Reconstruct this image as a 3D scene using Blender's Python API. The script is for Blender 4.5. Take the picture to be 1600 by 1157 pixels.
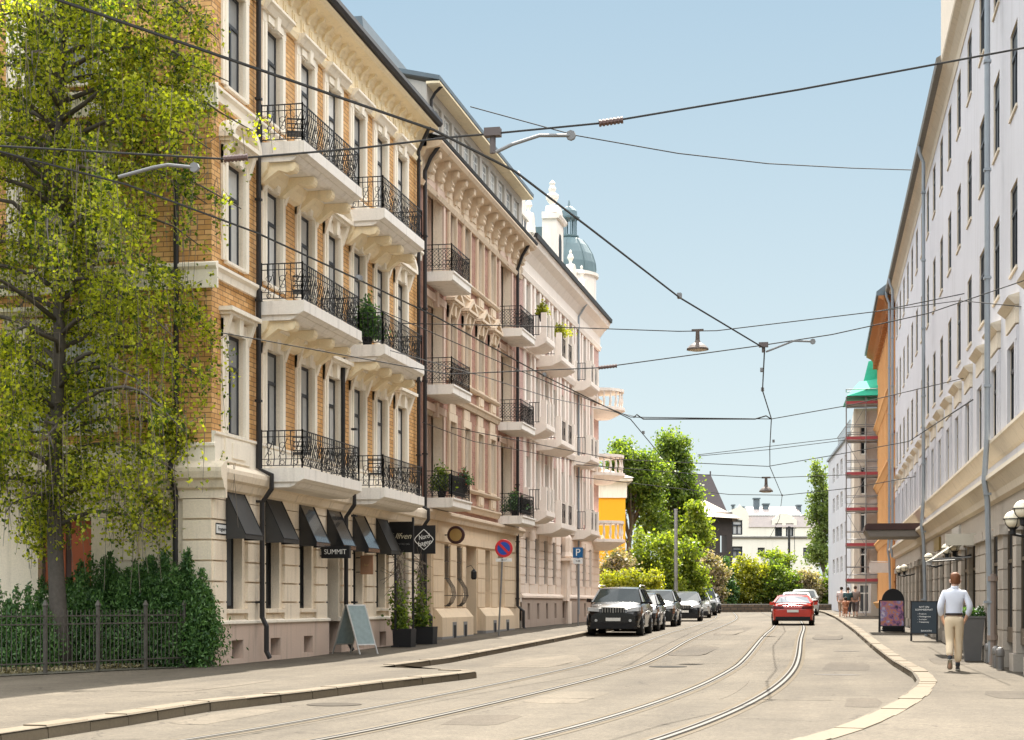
import bpy, bmesh, math, random
import numpy as np
from mathutils import Vector, Matrix, noise as mnoise
R_ = math.radians
sc = bpy.context.scene
for o in list(bpy.data.objects): bpy.data.objects.remove(o)
# ------------------------------------------------------------------ camera, sky, sun
TH = math.atan(537/2600)
cam_d = bpy.data.cameras.new('camera'); cam = bpy.data.objects.new('camera', cam_d); sc.collection.objects.link(cam)
cam.location = (0, 0, 1.40); cam.rotation_euler = (R_(90), 0, TH)
cam_d.sensor_width = 36; cam_d.lens = 2600/1600*36; cam_d.shift_y = (943-578.5)/1600
cam_d.clip_start = .1; cam_d.clip_end = 3000
sc.camera = cam
SUN_EL, SUN_AZ = R_(50), R_(-4)
w = bpy.data.worlds.new("World"); sc.world = w; w.use_nodes = True
nt = w.node_tree; bg = nt.nodes['Background']
sky = nt.nodes.new('ShaderNodeTexSky'); sky.sky_type = 'NISHITA'; sky.sun_disc = False
sky.sun_elevation = SUN_EL; sky.sun_rotation = SUN_AZ; sky.air_density = 1.0; sky.dust_density = 1.0; sky.ozone_density = 1.0
SKY_FILL_Z, SKY_FILL = .62, 1.0
# the Nishita sky, soft-limited near the sun, plus an added pale blue gradient
def _vm(op, a, b_=None):
    n = nt.nodes.new('ShaderNodeVectorMath'); n.operation = op
    for i, v in enumerate((a, b_)):
        if v is None: continue
        if isinstance(v, tuple): n.inputs[i].default_value = v
        else: nt.links.new(v, n.inputs[i])
    return n.outputs[0]
_den = _vm('ADD', _vm('MULTIPLY', sky.outputs[0], (.22, .20, .17)), (1, 1, 1))
_soft = _vm('MULTIPLY', _vm('DIVIDE', sky.outputs[0], _den), (.245, .227, .19))
# elevation gradient: pale horizon, with an unseen bright band added to fill the facades
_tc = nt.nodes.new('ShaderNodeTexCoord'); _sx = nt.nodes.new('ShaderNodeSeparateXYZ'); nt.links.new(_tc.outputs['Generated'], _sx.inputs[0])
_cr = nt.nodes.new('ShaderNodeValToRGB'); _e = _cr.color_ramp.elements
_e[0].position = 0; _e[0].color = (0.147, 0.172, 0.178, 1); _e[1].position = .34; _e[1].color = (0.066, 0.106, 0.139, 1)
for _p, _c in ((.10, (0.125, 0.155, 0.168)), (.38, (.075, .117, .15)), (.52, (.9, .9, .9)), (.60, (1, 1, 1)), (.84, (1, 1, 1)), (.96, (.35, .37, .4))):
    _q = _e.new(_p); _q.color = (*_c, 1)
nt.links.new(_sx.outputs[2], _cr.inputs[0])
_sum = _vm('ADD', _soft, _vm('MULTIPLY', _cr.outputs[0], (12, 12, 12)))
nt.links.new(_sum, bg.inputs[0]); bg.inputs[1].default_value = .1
sl = bpy.data.lights.new('sun', 'SUN'); sl.energy = 4.6; sl.angle = R_(.5); sl.color = (1, .93, .82)
so = bpy.data.objects.new('sun', sl); sc.collection.objects.link(so)
sd = Vector((math.sin(SUN_AZ)*math.cos(SUN_EL), math.cos(SUN_AZ)*math.cos(SUN_EL), math.sin(SUN_EL)))
so.rotation_euler = sd.to_track_quat('Z', 'Y').to_euler(); so.location = (0, 0, 60)
sc.view_settings.view_transform = 'Standard'; sc.view_settings.look = 'None'; sc.view_settings.gamma = 1
sc.view_settings.exposure = 1.76
sc.render.engine = 'CYCLES'
sc.cycles.max_bounces = 8; sc.cycles.diffuse_bounces = 5

# ------------------------------------------------------------------ helpers
random.seed(7)
RNG = np.random.default_rng(5)
COL = sc.collection
PR = [(-60, 0), (38, 0), (62, .30), (84, .42), (100, .50), (130, .75), (180, 1.1), (400, 2.0), (2000, 2.0)]
def gz(Y):
    for (a, p), (b, q) in zip(PR, PR[1:]):
        if Y <= b: return p+(q-p)*max(0, (Y-a))/(b-a)
    return 2.0

def empty(name, loc, rz=0):
    o = bpy.data.objects.new(name, None); COL.objects.link(o); o.location = loc; o.rotation_euler = (0, 0, rz); o.empty_display_size = .3
    return o
def tag(o, label, cat=None, group=None, kind=None):
    if label: o['label'] = label
    if cat: o['category'] = cat
    if group: o['group'] = group
    if kind: o['kind'] = kind
    return o
def thing(name, label, cat, loc=(0, 0, 0), rz=0, group=None):
    return tag(empty(name, loc, rz), label, cat, group)
def children(o): return list(o.children)
def copy_tree(o, parent=None):
    kids = children(o)
    c = o.copy(); COL.objects.link(c); c.parent = parent
    for k in kids: copy_tree(k, c)
    return c
def wloc(o):
    v = Vector((0, 0, 0))
    while o is not None: v += o.location; o = o.parent
    return v

class MB:
    def __init__(s): s.v = []; s.f = []; s.m = []
    def add(s, vs, fs, mi=0):
        b = len(s.v); s.v += [tuple(p) for p in vs]
        for f in fs: s.f.append(tuple(b+i for i in f)); s.m.append(mi)
    def box(s, x0, x1, y0, y1, z0, z1, mi=0):
        s.add([(x, y, z) for z in (z0, z1) for y in (y0, y1) for x in (x0, x1)],
              [(0, 2, 3, 1), (4, 5, 7, 6), (0, 1, 5, 4), (2, 6, 7, 3), (0, 4, 6, 2), (1, 3, 7, 5)], mi)
    def hexa(s, p, mi=0):   # bottom 4 (ring), top 4 (ring)
        s.add(p, [(3, 2, 1, 0), (4, 5, 6, 7), (0, 1, 5, 4), (1, 2, 6, 5), (2, 3, 7, 6), (3, 0, 4, 7)], mi)
    def ext(s, poly, off, mi=0):   # extrude ring of 3d points by vector
        n = len(poly); off = Vector(off); a = [Vector(p) for p in poly]; b = [p+off for p in a]
        s.add(a+b, [tuple(range(n))[::-1], tuple(range(n, 2*n))]+[(i, (i+1) % n, n+(i+1) % n, n+i) for i in range(n)], mi)
    def tube(s, pts, r, n=6, mi=0, closed=False):
        pts = [Vector(p) for p in pts]; N = len(pts)
        if not hasattr(r, '__len__'): r = [r]*N
        vs = []; up = None
        for i, p in enumerate(pts):
            if closed: t = pts[(i+1) % N]-pts[i-1]
            else: t = pts[min(i+1, N-1)]-pts[max(i-1, 0)]
            if t.length < 1e-9: t = Vector((0, 0, 1))
            t.normalize()
            if up is None: up = Vector((0, 0, 1)) if abs(t.z) < .9 else Vector((1, 0, 0))
            a = t.cross(up)
            if a.length < 1e-6: a = t.cross(Vector((1, .3, 0)))
            a.normalize(); b = t.cross(a); up = -b if abs(b.dot(up)) > .1 and b.dot(up) < 0 else b
            for k in range(n):
                an = 2*math.pi*(k+.5)/n; vs.append(p+r[i]*(math.cos(an)*a+math.sin(an)*b))
            up = a.cross(t)
        fs = [(i*n+k, i*n+(k+1) % n, (i+1)*n+(k+1) % n, (i+1)*n+k) for i in range(N-1) for k in range(n)]
        if closed: fs += [((N-1)*n+k, (N-1)*n+(k+1) % n, (k+1) % n, k) for k in range(n)]
        else: fs += [tuple(range(n))[::-1], tuple(range((N-1)*n, N*n))]
        s.add(vs, fs, mi)
    def lathe(s, c, prof, n=12, mi=0, ax='z'):
        vs = []
        for (r, h) in prof:
            for k in range(n):
                a = 2*math.pi*k/n; x, y = r*math.cos(a), r*math.sin(a)
                q = (x, y, h) if ax == 'z' else ((h, x, y) if ax == 'x' else (x, h, y))
                vs.append((c[0]+q[0], c[1]+q[1], c[2]+q[2]))
        fs = [(i*n+k, i*n+(k+1) % n, (i+1)*n+(k+1) % n, (i+1)*n+k) for i in range(len(prof)-1) for k in range(n)]
        fs += [tuple(range(n))[::-1], tuple(range((len(prof)-1)*n, len(prof)*n))]
        s.add(vs, fs, mi)
    # facade-frame shapes
    def fb(s, F, u0, u1, z0, z1, d0, d1, mi=0):
        s.hexa([F(u0, z0, d0), F(u1, z0, d0), F(u1, z0, d1), F(u0, z0, d1), F(u0, z1, d0), F(u1, z1, d0), F(u1, z1, d1), F(u0, z1, d1)], mi)
    def fp(s, F, u0, u1, prof, mi=0):   # profile (d,z) swept along u
        a = [F(u0, z, d) for d, z in prof]; b = [F(u1, z, d) for d, z in prof]; n = len(prof)
        s.add(a+b, [tuple(range(n)), tuple(range(n, 2*n))[::-1]]+[(i, (i+1) % n, n+(i+1) % n, n+i) for i in range(n)], mi)
    def fpoly(s, F, pts, d0, d1, mi=0):  # polygon (u,z) extruded d0..d1
        a = [F(u, z, d0) for u, z in pts]; b = [F(u, z, d1) for u, z in pts]; n = len(pts)
        s.add(a+b, [tuple(range(n)), tuple(range(n, 2*n))[::-1]]+[(i, (i+1) % n, n+(i+1) % n, n+i) for i in range(n)], mi)
    def fwall(s, F, u0, u1, z0, z1, ops, dep=.25, mi=0, mr=None, d=0):
        mr = mi if mr is None else mr
        ops = [(max(a, u0), min(b, u1), max(c, z0), min(e, z1)) for a, b, c, e in ops if b > u0 and a < u1 and e > z0 and c < z1]
        us = sorted({u0, u1, *[o[0] for o in ops], *[o[1] for o in ops]}); zs = sorted({z0, z1, *[o[2] for o in ops], *[o[3] for o in ops]})
        for a, b in zip(us, us[1:]):
            z = z0
            runs = []
            for c, e in zip(zs, zs[1:]):
                mu, mz = (a+b)/2, (c+e)/2
                if any(o[0] < mu < o[1] and o[2] < mz < o[3] for o in ops): continue
                if runs and abs(runs[-1][1]-c) < 1e-9: runs[-1][1] = e
                else: runs.append([c, e])
            for c, e in runs: s.add([F(a, c, d), F(b, c, d), F(b, e, d), F(a, e, d)], [(0, 1, 2, 3)], mi)
        for a, b, c, e in ops:
            for q in (((a, c), (a, e)), ((b, c), (b, e)), ((a, c), (b, c)), ((a, e), (b, e))):
                (p0, p1) = q
                s.add([F(p0[0], p0[1], d), F(p1[0], p1[1], d), F(p1[0], p1[1], d-dep), F(p0[0], p0[1], d-dep)], [(0, 1, 2, 3)], mr)
    def build(s, name, mats, parent=None, smooth=False, local=False, bevel=0):
        me = bpy.data.meshes.new(name)
        vs = s.v
        if parent is not None and not local:
            w0 = wloc(parent); vs = [(p[0]-w0.x, p[1]-w0.y, p[2]-w0.z) for p in vs]
        me.from_pydata(vs, [], s.f)
        if not isinstance(mats, (list, tuple)): mats = [mats]
        for m in mats: me.materials.append(m)
        me.polygons.foreach_set('material_index', s.m)
        if smooth: me.polygons.foreach_set('use_smooth', [True]*len(me.polygons))
        me.validate(); me.update()
        o = bpy.data.objects.new(name, me); COL.objects.link(o); o.parent = parent
        return o

class Fac:   # facade frame: origin, direction u, outward normal
    def __init__(s, o, d, n): s.o = o; s.d = d; s.n = n; s.phi = math.atan2(n[0], -n[1])
    def __call__(s, u, z, dd=0): return (s.o[0]+u*s.d[0]+dd*s.n[0], s.o[1]+u*s.d[1]+dd*s.n[1], z)

# ------------------------------------------------------------------ materials
MC = {}
def nodes(m):
    m.use_nodes = True; t = m.node_tree; return t, t.nodes, t.links, t.nodes['Principled BSDF']
def posvec(N, Lk):
    """wall vector: (along, z) taken from world position, along picked by the face normal"""
    g = N.new('ShaderNodeNewGeometry'); sp = N.new('ShaderNodeSeparateXYZ'); Lk.new(g.outputs['Position'], sp.inputs[0])
    sn = N.new('ShaderNodeSeparateXYZ'); Lk.new(g.outputs['True Normal'], sn.inputs[0])
    ab = N.new('ShaderNodeMath'); ab.operation = 'ABSOLUTE'; Lk.new(sn.outputs[0], ab.inputs[0])
    gt = N.new('ShaderNodeMath'); gt.operation = 'GREATER_THAN'; Lk.new(ab.outputs[0], gt.inputs[0]); gt.inputs[1].default_value = .6
    mx = N.new('ShaderNodeMix'); mx.data_type = 'FLOAT'; Lk.new(gt.outputs[0], mx.inputs[0]); Lk.new(sp.outputs[0], mx.inputs[2]); Lk.new(sp.outputs[1], mx.inputs[3])
    cb = N.new('ShaderNodeCombineXYZ'); Lk.new(mx.outputs[0], cb.inputs[0]); Lk.new(sp.outputs[2], cb.inputs[1])
    return cb.outputs[0], g.outputs['Position']
def mixc(N, Lk, fac, a, b, mode='MIX'):
    m = N.new('ShaderNodeMix'); m.data_type = 'RGBA'; m.blend_type = mode
    for s_, v in ((0, fac), (6, a), (7, b)):
        if isinstance(v, (int, float)): m.inputs[s_].default_value = v
        elif isinstance(v, tuple): m.inputs[s_].default_value = (*v[:3], 1)
        else: Lk.new(v, m.inputs[s_])
    return m.outputs[2]
def noise(N, Lk, vec, scale, det=4, stretch=None, rough=.6):
    if stretch:
        mp = N.new('ShaderNodeMapping'); mp.inputs[3].default_value = stretch; Lk.new(vec, mp.inputs[0]); vec = mp.outputs[0]
    n = N.new('ShaderNodeTexNoise'); n.inputs['Scale'].default_value = scale; n.inputs['Detail'].default_value = det; n.inputs['Roughness'].default_value = rough
    Lk.new(vec, n.inputs['Vector']); return n.outputs['Fac']
def ramp(N, Lk, fac, a, b, ca=(0, 0, 0), cb_=(1, 1, 1)):
    r = N.new('ShaderNodeValToRGB'); r.color_ramp.elements[0].position = a; r.color_ramp.elements[1].position = b
    r.color_ramp.elements[0].color = (*ca, 1); r.color_ramp.elements[1].color = (*cb_, 1); Lk.new(fac, r.inputs[0]); return r.outputs[0]
def bump(N, Lk, B, h, st=.3, dist=.02):
    b = N.new('ShaderNodeBump'); b.inputs['Strength'].default_value = st; b.inputs['Distance'].default_value = dist
    Lk.new(h, b.inputs['Height']); Lk.new(b.outputs[0], B.inputs['Normal'])

def plain(name, col, rough=.6, metal=0, var=.12, scale=6, spec=None, obj=False):
    if name in MC: return MC[name]
    m = bpy.data.materials.new(name); t, N, Lk, B = nodes(m)
    if obj: tc = N.new('ShaderNodeTexCoord'); v = tc.outputs['Object']
    else: g = N.new('ShaderNodeNewGeometry'); v = g.outputs['Position']
    n = noise(N, Lk, v, scale, 5)
    c = mixc(N, Lk, n, tuple(x*(1-var) for x in col), tuple(min(1, x*(1+var)) for x in col))
    Lk.new(c, B.inputs['Base Color']); B.inputs['Roughness'].default_value = rough; B.inputs['Metallic'].default_value = metal
    if spec is not None: B.inputs['Specular IOR Level'].default_value = spec
    MC[name] = m; return m
def stone(name, col, dirt=(.25, .22, .18), amt=.35, rough=.85, grain=.1):
    """painted render / stone with blotches, rain streaks and fine grain"""
    if name in MC: return MC[name]
    m = bpy.data.materials.new(name); t, N, Lk, B = nodes(m)
    v, p = posvec(N, Lk)
    big = noise(N, Lk, p, .55, 5); fine = noise(N, Lk, p, 28, 4)
    c = mixc(N, Lk, big, tuple(x*.9 for x in col), tuple(min(1, x*1.08) for x in col))
    c = mixc(N, Lk, mixc(N, Lk, fine, (.5-grain,)*3, (.5+grain,)*3), c, c)
    st = ramp(N, Lk, noise(N, Lk, p, 2.2, 6, (2.2, 2.2, .22)), .52, .8)
    a = N.new('ShaderNodeMath'); a.operation = 'MULTIPLY'; Lk.new(st, a.inputs[0]); a.inputs[1].default_value = amt
    c = mixc(N, Lk, a.outputs[0], c, dirt)
    g = ramp(N, Lk, fine, .3, .7, (1-grain,)*3, (1, 1, 1)); c = mixc(N, Lk, 1.0, c, g, 'MULTIPLY')
    Lk.new(c, B.inputs['Base Color']); B.inputs['Roughness'].default_value = rough; B.inputs['Specular IOR Level'].default_value = .25; bump(N, Lk, B, fine, .25, .01)
    MC[name] = m; return m
def brick(name, c1, c2, mortar, bw=.24, bh=.078, ms=.006):
    if name in MC: return MC[name]
    m = bpy.data.materials.new(name); t, N, Lk, B = nodes(m)
    v, p = posvec(N, Lk)
    b = N.new('ShaderNodeTexBrick'); Lk.new(v, b.inputs['Vector']); b.inputs['Scale'].default_value = 1
    b.inputs['Brick Width'].default_value = bw; b.inputs['Row Height'].default_value = bh; b.inputs['Mortar Size'].default_value = ms
    b.inputs['Color1'].default_value = (*c1, 1); b.inputs['Color2'].default_value = (*c2, 1); b.inputs['Mortar'].default_value = (*mortar, 1)
    n = noise(N, Lk, p, .9, 6); f = noise(N, Lk, p, 9, 4)
    c = mixc(N, Lk, ramp(N, Lk, n, .3, .75), mixc(N, Lk, 1.0, b.outputs[0], (.80, .78, .76), 'MULTIPLY'), b.outputs[0])
    c = mixc(N, Lk, ramp(N, Lk, f, .3, .75), mixc(N, Lk, 1.0, c, (.80, .80, .80), 'MULTIPLY'), c)
    Lk.new(c, B.inputs['Base Color']); B.inputs['Roughness'].default_value = .75
    bump(N, Lk, B, b.outputs['Fac'], -.4, .01); MC[name] = m; return m
def glass(name, dark=(.03, .04, .05), light=(.30, .32, .33), lo=.35, hi=.6, coat=.8):
    """window pane seen from outside: dark room or pale curtain behind reflecting glass (varies per pane)"""
    if name in MC: return MC[name]
    m = bpy.data.materials.new(name); t, N, Lk, B = nodes(m)
    oi = N.new('ShaderNodeObjectInfo'); g = N.new('ShaderNodeNewGeometry')
    r = ramp(N, Lk, oi.outputs['Random'], lo, hi, dark, light)
    w_ = N.new('ShaderNodeTexWave'); w_.inputs['Scale'].default_value = 5; w_.inputs['Distortion'].default_value = 2
    Lk.new(g.outputs['Position'], w_.inputs['Vector'])
    c = mixc(N, Lk, w_.outputs['Fac'], r, mixc(N, Lk, 1.0, r, (.7, .7, .7), 'MULTIPLY'))
    Lk.new(c, B.inputs['Base Color']); B.inputs['Roughness'].default_value = .5
    B.inputs['Specular IOR Level'].default_value = .1; B.inputs['Coat Weight'].default_value = coat; B.inputs['Coat Roughness'].default_value = .03; B.inputs['Coat IOR'].default_value = 1.5
    n = noise(N, Lk, g.outputs['Position'], 1.3, 2); b = N.new('ShaderNodeBump'); b.inputs['Strength'].default_value = .08; b.inputs['Distance'].default_value = .05
    Lk.new(n, b.inputs['Height']); Lk.new(b.outputs[0], B.inputs['Coat Normal'])
    MC[name] = m; return m
def leaf(name, c1, c2, tr=.45, scale=.8):
    if name in MC: return MC[name]
    m = bpy.data.materials.new(name); t, N, Lk, B = nodes(m)
    g = N.new('ShaderNodeNewGeometry'); n = noise(N, Lk, g.outputs['Position'], scale, 3)
    a = N.new('ShaderNodeMath'); a.operation = 'ADD'; Lk.new(n, a.inputs[0]); Lk.new(g.outputs['Random Per Island'], a.inputs[1])
    h = N.new('ShaderNodeMath'); h.operation = 'MULTIPLY'; Lk.new(a.outputs[0], h.inputs[0]); h.inputs[1].default_value = .5
    c = ramp(N, Lk, h.outputs[0], .3, .7, c1, c2)
    Lk.new(c, B.inputs['Base Color']); B.inputs['Roughness'].default_value = .55
    T = N.new('ShaderNodeBsdfTranslucent'); Lk.new(mixc(N, Lk, 1.0, c, (1.5, 1.6, .5), 'MULTIPLY'), T.inputs[0])
    mx = N.new('ShaderNodeMixShader'); mx.inputs[0].default_value = tr
    Lk.new(B.outputs[0], mx.inputs[1]); Lk.new(T.outputs[0], mx.inputs[2])
    Lk.new(mx.outputs[0], N['Material Output'].inputs[0]); MC[name] = m; return m
def paint(name, col, rough=.25, metal=0):
    if name in MC: return MC[name]
    m = bpy.data.materials.new(name); t, N, Lk, B = nodes(m)
    g = N.new('ShaderNodeNewGeometry'); n = noise(N, Lk, g.outputs['Position'], 3, 4)
    Lk.new(mixc(N, Lk, n, tuple(x*.9 for x in col), tuple(min(1, x*1.1+.004) for x in col)), B.inputs['Base Color'])
    B.inputs['Roughness'].default_value = rough; B.inputs['Metallic'].default_value = metal
    B.inputs['Coat Weight'].default_value = .55; B.inputs['Coat Roughness'].default_value = .06; B.inputs['Specular IOR Level'].default_value = .25; MC[name] = m; return m

CREAM = stone('cream_render', (.88, .76, .60), (.30, .25, .19), .5, grain=.14); CREAM2 = stone('cream_trim', (.91, .83, .70), (.32, .27, .2), .36)
SOFFIT = stone('warm_render', (.90, .76, .52), amt=.25)
PINKST = stone('rose_render', (.86, .72, .60)); GREYW = stone('grey_render', (.56, .555, .58), (.30, .28, .26), amt=.4, grain=.05)
TRIMJ = stone('sand_trim', (.68, .60, .48), amt=.35); PIERJ = stone('pier_stone', (.42, .37, .31), amt=.35)
PLINTH = stone('granite_plinth', (.60, .46, .37), (.16, .14, .12), .5); PLG = stone('grey_granite', (.26, .25, .24), (.12, .11, .1), .5)
CONC = stone('balcony_concrete', (.86, .81, .74), (.3, .27, .23), .5)
BRY = brick('yellow_brick', (.90, .54, .22), (.66, .34, .10), (.26, .14, .06), .30, .104, .009)
BUFF = stone('buff_trim', (.72, .58, .43), (.22, .17, .13), amt=.45)
BRP = brick('pink_brick', (.50, .26, .18), (.36, .17, .12), (.40, .29, .22), .24, .085)
BRO = stone('orange_render', (.40, .17, .06), (.2, .09, .04), amt=.35)
CWHITE = stone('pale_stone', (.88, .79, .70), amt=.22); CPINK = brick('rose_brick', (.62, .38, .32), (.54, .32, .28), (.6, .5, .45))
RUST = stone('rustic_plinth', (.46, .36, .29), (.2, .17, .14), .45)
SLATE = plain('slate_roof', (.10, .13, .15), .6, var=.3, scale=3); COPPER = plain('copper_roof', (.11, .165, .175), .5, var=.25, scale=2)
ZINC = plain('zinc', (.30, .33, .36), .45, .4); IRON = plain('black_iron', (.010, .010, .011), .6); DPIPE = plain('dark_pipe', (.014, .012, .012), .6)
BPIPE = plain('brown_pipe', (.22, .17, .14), .5); FRAME = plain('dark_frame', (.016, .020, .028), .5); WFRAME = plain('white_frame', (.75, .74, .70), .5)
RFRAME = plain('red_frame', (.12, .03, .025), .4)
GLA = glass('window_glass', (.06, .07, .08), light=(.72, .72, .70), lo=.0, hi=.8); GLJ = glass('window_glass_dark', (.012, .014, .017), (.10, .11, .12), .5, .9, .12)
GLP = glass('window_glass_curtain', (.05, .05, .05), (.42, .36, .30), .3, .7)
BLACK = plain('matt_black', (.006, .006, .007), .7); AWN = plain('awning_fabric', (.035, .033, .030), .7, var=.25); AWG = paint('awning_gloss', (.02, .022, .025), .25)
WHITE = plain('white_paint', (.8, .8, .78), .5, var=.05); RED = plain('sign_red', (.62, .03, .04), .4); BLUE = plain('sign_blue', (.02, .08, .42), .4)
STEEL = plain('steel', (.42, .41, .39), .38, .8); GALV = plain('galvanised', (.20, .20, .20), .65, .2)
RUBBER = plain('rubber', (.02, .02, .02), .8); GOLD = plain('sign_gold', (.42, .28, .10), .45); LINE = plain('letter_white', (.85, .85, .82), .5, var=.02)
BARK = plain('bark', (.16, .13, .10), .9, var=.4, scale=12); CABLE = plain('cable', (.035, .035, .035), .95); RAILM = plain('rail_steel', (.075, .068, .057), .7, spec=.25, var=.3, scale=2)

# ------------------------------------------------------------------ ground, road, pavements, kerbs
def asphalt(name, col, patch=.25):
    m = bpy.data.materials.new(name); t, N, Lk, B = nodes(m)
    g = N.new('ShaderNodeNewGeometry'); p = g.outputs['Position']
    big = noise(N, Lk, p, .35, 6, (1, .45, 1)); mid = noise(N, Lk, p, 2.5, 6); fine = noise(N, Lk, p, 60, 3)
    c = mixc(N, Lk, ramp(N, Lk, big, .3, .7), tuple(x*(1-patch) for x in col), tuple(x*(1+patch*.6) for x in col))
    c = mixc(N, Lk, 1.0, c, ramp(N, Lk, mid, .3, .7, (.86, .86, .86), (1.08, 1.08, 1.08)), 'MULTIPLY')
    c = mixc(N, Lk, 1.0, c, ramp(N, Lk, fine, .3, .7, (.75, .75, .75), (1.15, 1.15, 1.15)), 'MULTIPLY')
    vo = N.new('ShaderNodeTexVoronoi'); vo.feature = 'DISTANCE_TO_EDGE'; vo.inputs['Scale'].default_value = .33
    mp = N.new('ShaderNodeMapping'); Lk.new(p, mp.inputs[0])
    nn = N.new('ShaderNodeTexNoise'); nn.inputs['Scale'].default_value = 1.4; nn.inputs['Detail'].default_value = 6; Lk.new(p, nn.inputs['Vector'])
    ad = N.new('ShaderNodeVectorMath'); ad.operation = 'MULTIPLY_ADD'; Lk.new(nn.outputs['Color'], ad.inputs[0]); ad.inputs[1].default_value = (1.2,)*3; Lk.new(p, ad.inputs[2])
    Lk.new(ad.outputs[0], vo.inputs['Vector'])
    lane = noise(N, Lk, p, 1.1, 5, (1.0, .05, 1)); c = mixc(N, Lk, 1.0, c, ramp(N, Lk, lane, .35, .68, (.80, .79, .78), (1.08, 1.08, 1.08)), 'MULTIPLY')
    agg = noise(N, Lk, p, 16, 6, None, .8); c = mixc(N, Lk, 1.0, c, ramp(N, Lk, agg, .38, .62, (.72, .72, .72), (1.22, 1.22, 1.22)), 'MULTIPLY')
    blot = noise(N, Lk, p, .9, 3); c = mixc(N, Lk, 1.0, c, ramp(N, Lk, blot, .62, .72, (1, 1, 1), (.82, .81, .80)), 'MULTIPLY')
    cr = ramp(N, Lk, vo.outputs['Distance'], .0, .008, (.38, .36, .34), (1, 1, 1))
    gate = ramp(N, Lk, noise(N, Lk, p, .18, 2), .48, .56)
    cr = mixc(N, Lk, gate, (1, 1, 1), cr)
    c = mixc(N, Lk, 1.0, c, cr, 'MULTIPLY')
    Lk.new(c, B.inputs['Base Color']); B.inputs['Roughness'].default_value = .9; B.inputs['Specular IOR Level'].default_value = .2; bump(N, Lk, B, agg, .5, .012)
    return m
ROAD = asphalt('asphalt', (.103, .086, .063), .3); WALK = asphalt('pavement_asphalt', (.106, .088, .064), .3)
KERB = stone('kerb_granite', (.15, .118, .078), (.09, .07, .05), .4, grain=.2); GRASS = plain('earth', (.06, .055, .035), .95, var=.4, scale=4)
YS = [-60, 0, 10, 20, 30, 38, 44, 50, 56, 62, 70, 77, 84, 92, 100, 110, 120, 130, 145, 160, 180, 250, 400, 2000]
def sheet(name, edge_l, edge_r, dz, mat, lab=None):
    """strip between two polylines x(y) following the slope"""
    def at(poly, y):
        if callable(poly): return poly(y)
        for (x0, y0), (x1, y1) in zip(poly, poly[1:]):
            if y <= y1: return x0+(x1-x0)*max(0, (y-y0))/(y1-y0)
        return poly[-1][0]
    lo = max(p[0][1] if not callable(p) else -60 for p in (edge_l, edge_r)); hi = min(p[-1][1] if not callable(p) else 2000 for p in (edge_l, edge_r))
    ys = sorted({y for y in YS if lo <= y <= hi} | {p[1] for q in (edge_l, edge_r) if not callable(q) for p in q if lo <= p[1] <= hi} | {lo, hi})
    b = MB(); n = len(ys)
    vs = []
    for y in ys: vs += [(at(edge_l, y), y, gz(y)+dz), (at(edge_r, y), y, gz(y)+dz)]
    b.add(vs, [(2*i, 2*i+1, 2*i+3, 2*i+2) for i in range(n-1)])
    o = b.build(name, mat); o['kind'] = 'structure'; return o
sheet('ground', lambda y: -900, lambda y: 900, -.06, WALK)
sheet('road', [(-20, -60), (-14, 130), (-40, 200)], [(14, -60), (8, 100), (-4, 200)], 0, ROAD)
KL1 = [(-9.6, 0), (-9.2, 6), (-8.6, 12), (-8.22, 15), (-8.15, 17.8), (-8.17, 20.3), (-7.75, 23.2), (-7.5, 26), (-7.05, 29.4), (-6.95, 30.4)]
KL2 = [(-9.37, 33.4), (-9.32, 38), (-9.28, 47.7), (-9.3, 57), (-9.5, 70), (-9.9, 90), (-11.2, 115), (-14, 140)]
sheet('pavement', [(-30, -60), (-30, 140)], [(-12, -60), (-9.6, 0)]+KL1[1:]+[(-7.15, 30.9), (-9.37, 32.2)]+KL2, .12, WALK)
KR = [(6, -20), (-1.9, 10), (-.55, 16), (-.05, 18.45), (.53, 22.8), (.79, 25.4), (1.0, 28.5), (1.03, 31.9), (.85, 36.9), (.54, 44.9), (.07, 58.8), (-.6, 81), (-1.2, 100), (-2.2, 120), (-4.6, 150)]
sheet('pavement', KR, lambda y: 12, .12, WALK)
def smooth_line(pts, step=1.0):
    out = []
    P_ = [pts[0]]+pts+[pts[-1]]
    for i in range(1, len(P_)-2):
        p0, p1, p2, p3 = [Vector(p) for p in P_[i-1:i+3]]; n = max(2, int((p2-p1).length/step))
        for k in range(n):
            t = k/n; out.append(.5*((2*p1)+(-p0+p2)*t+(2*p0-5*p1+4*p2-p3)*t*t+(-p0+3*p1-3*p2+p3)*t**3))
    out.append(Vector(pts[-1])); return out
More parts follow.
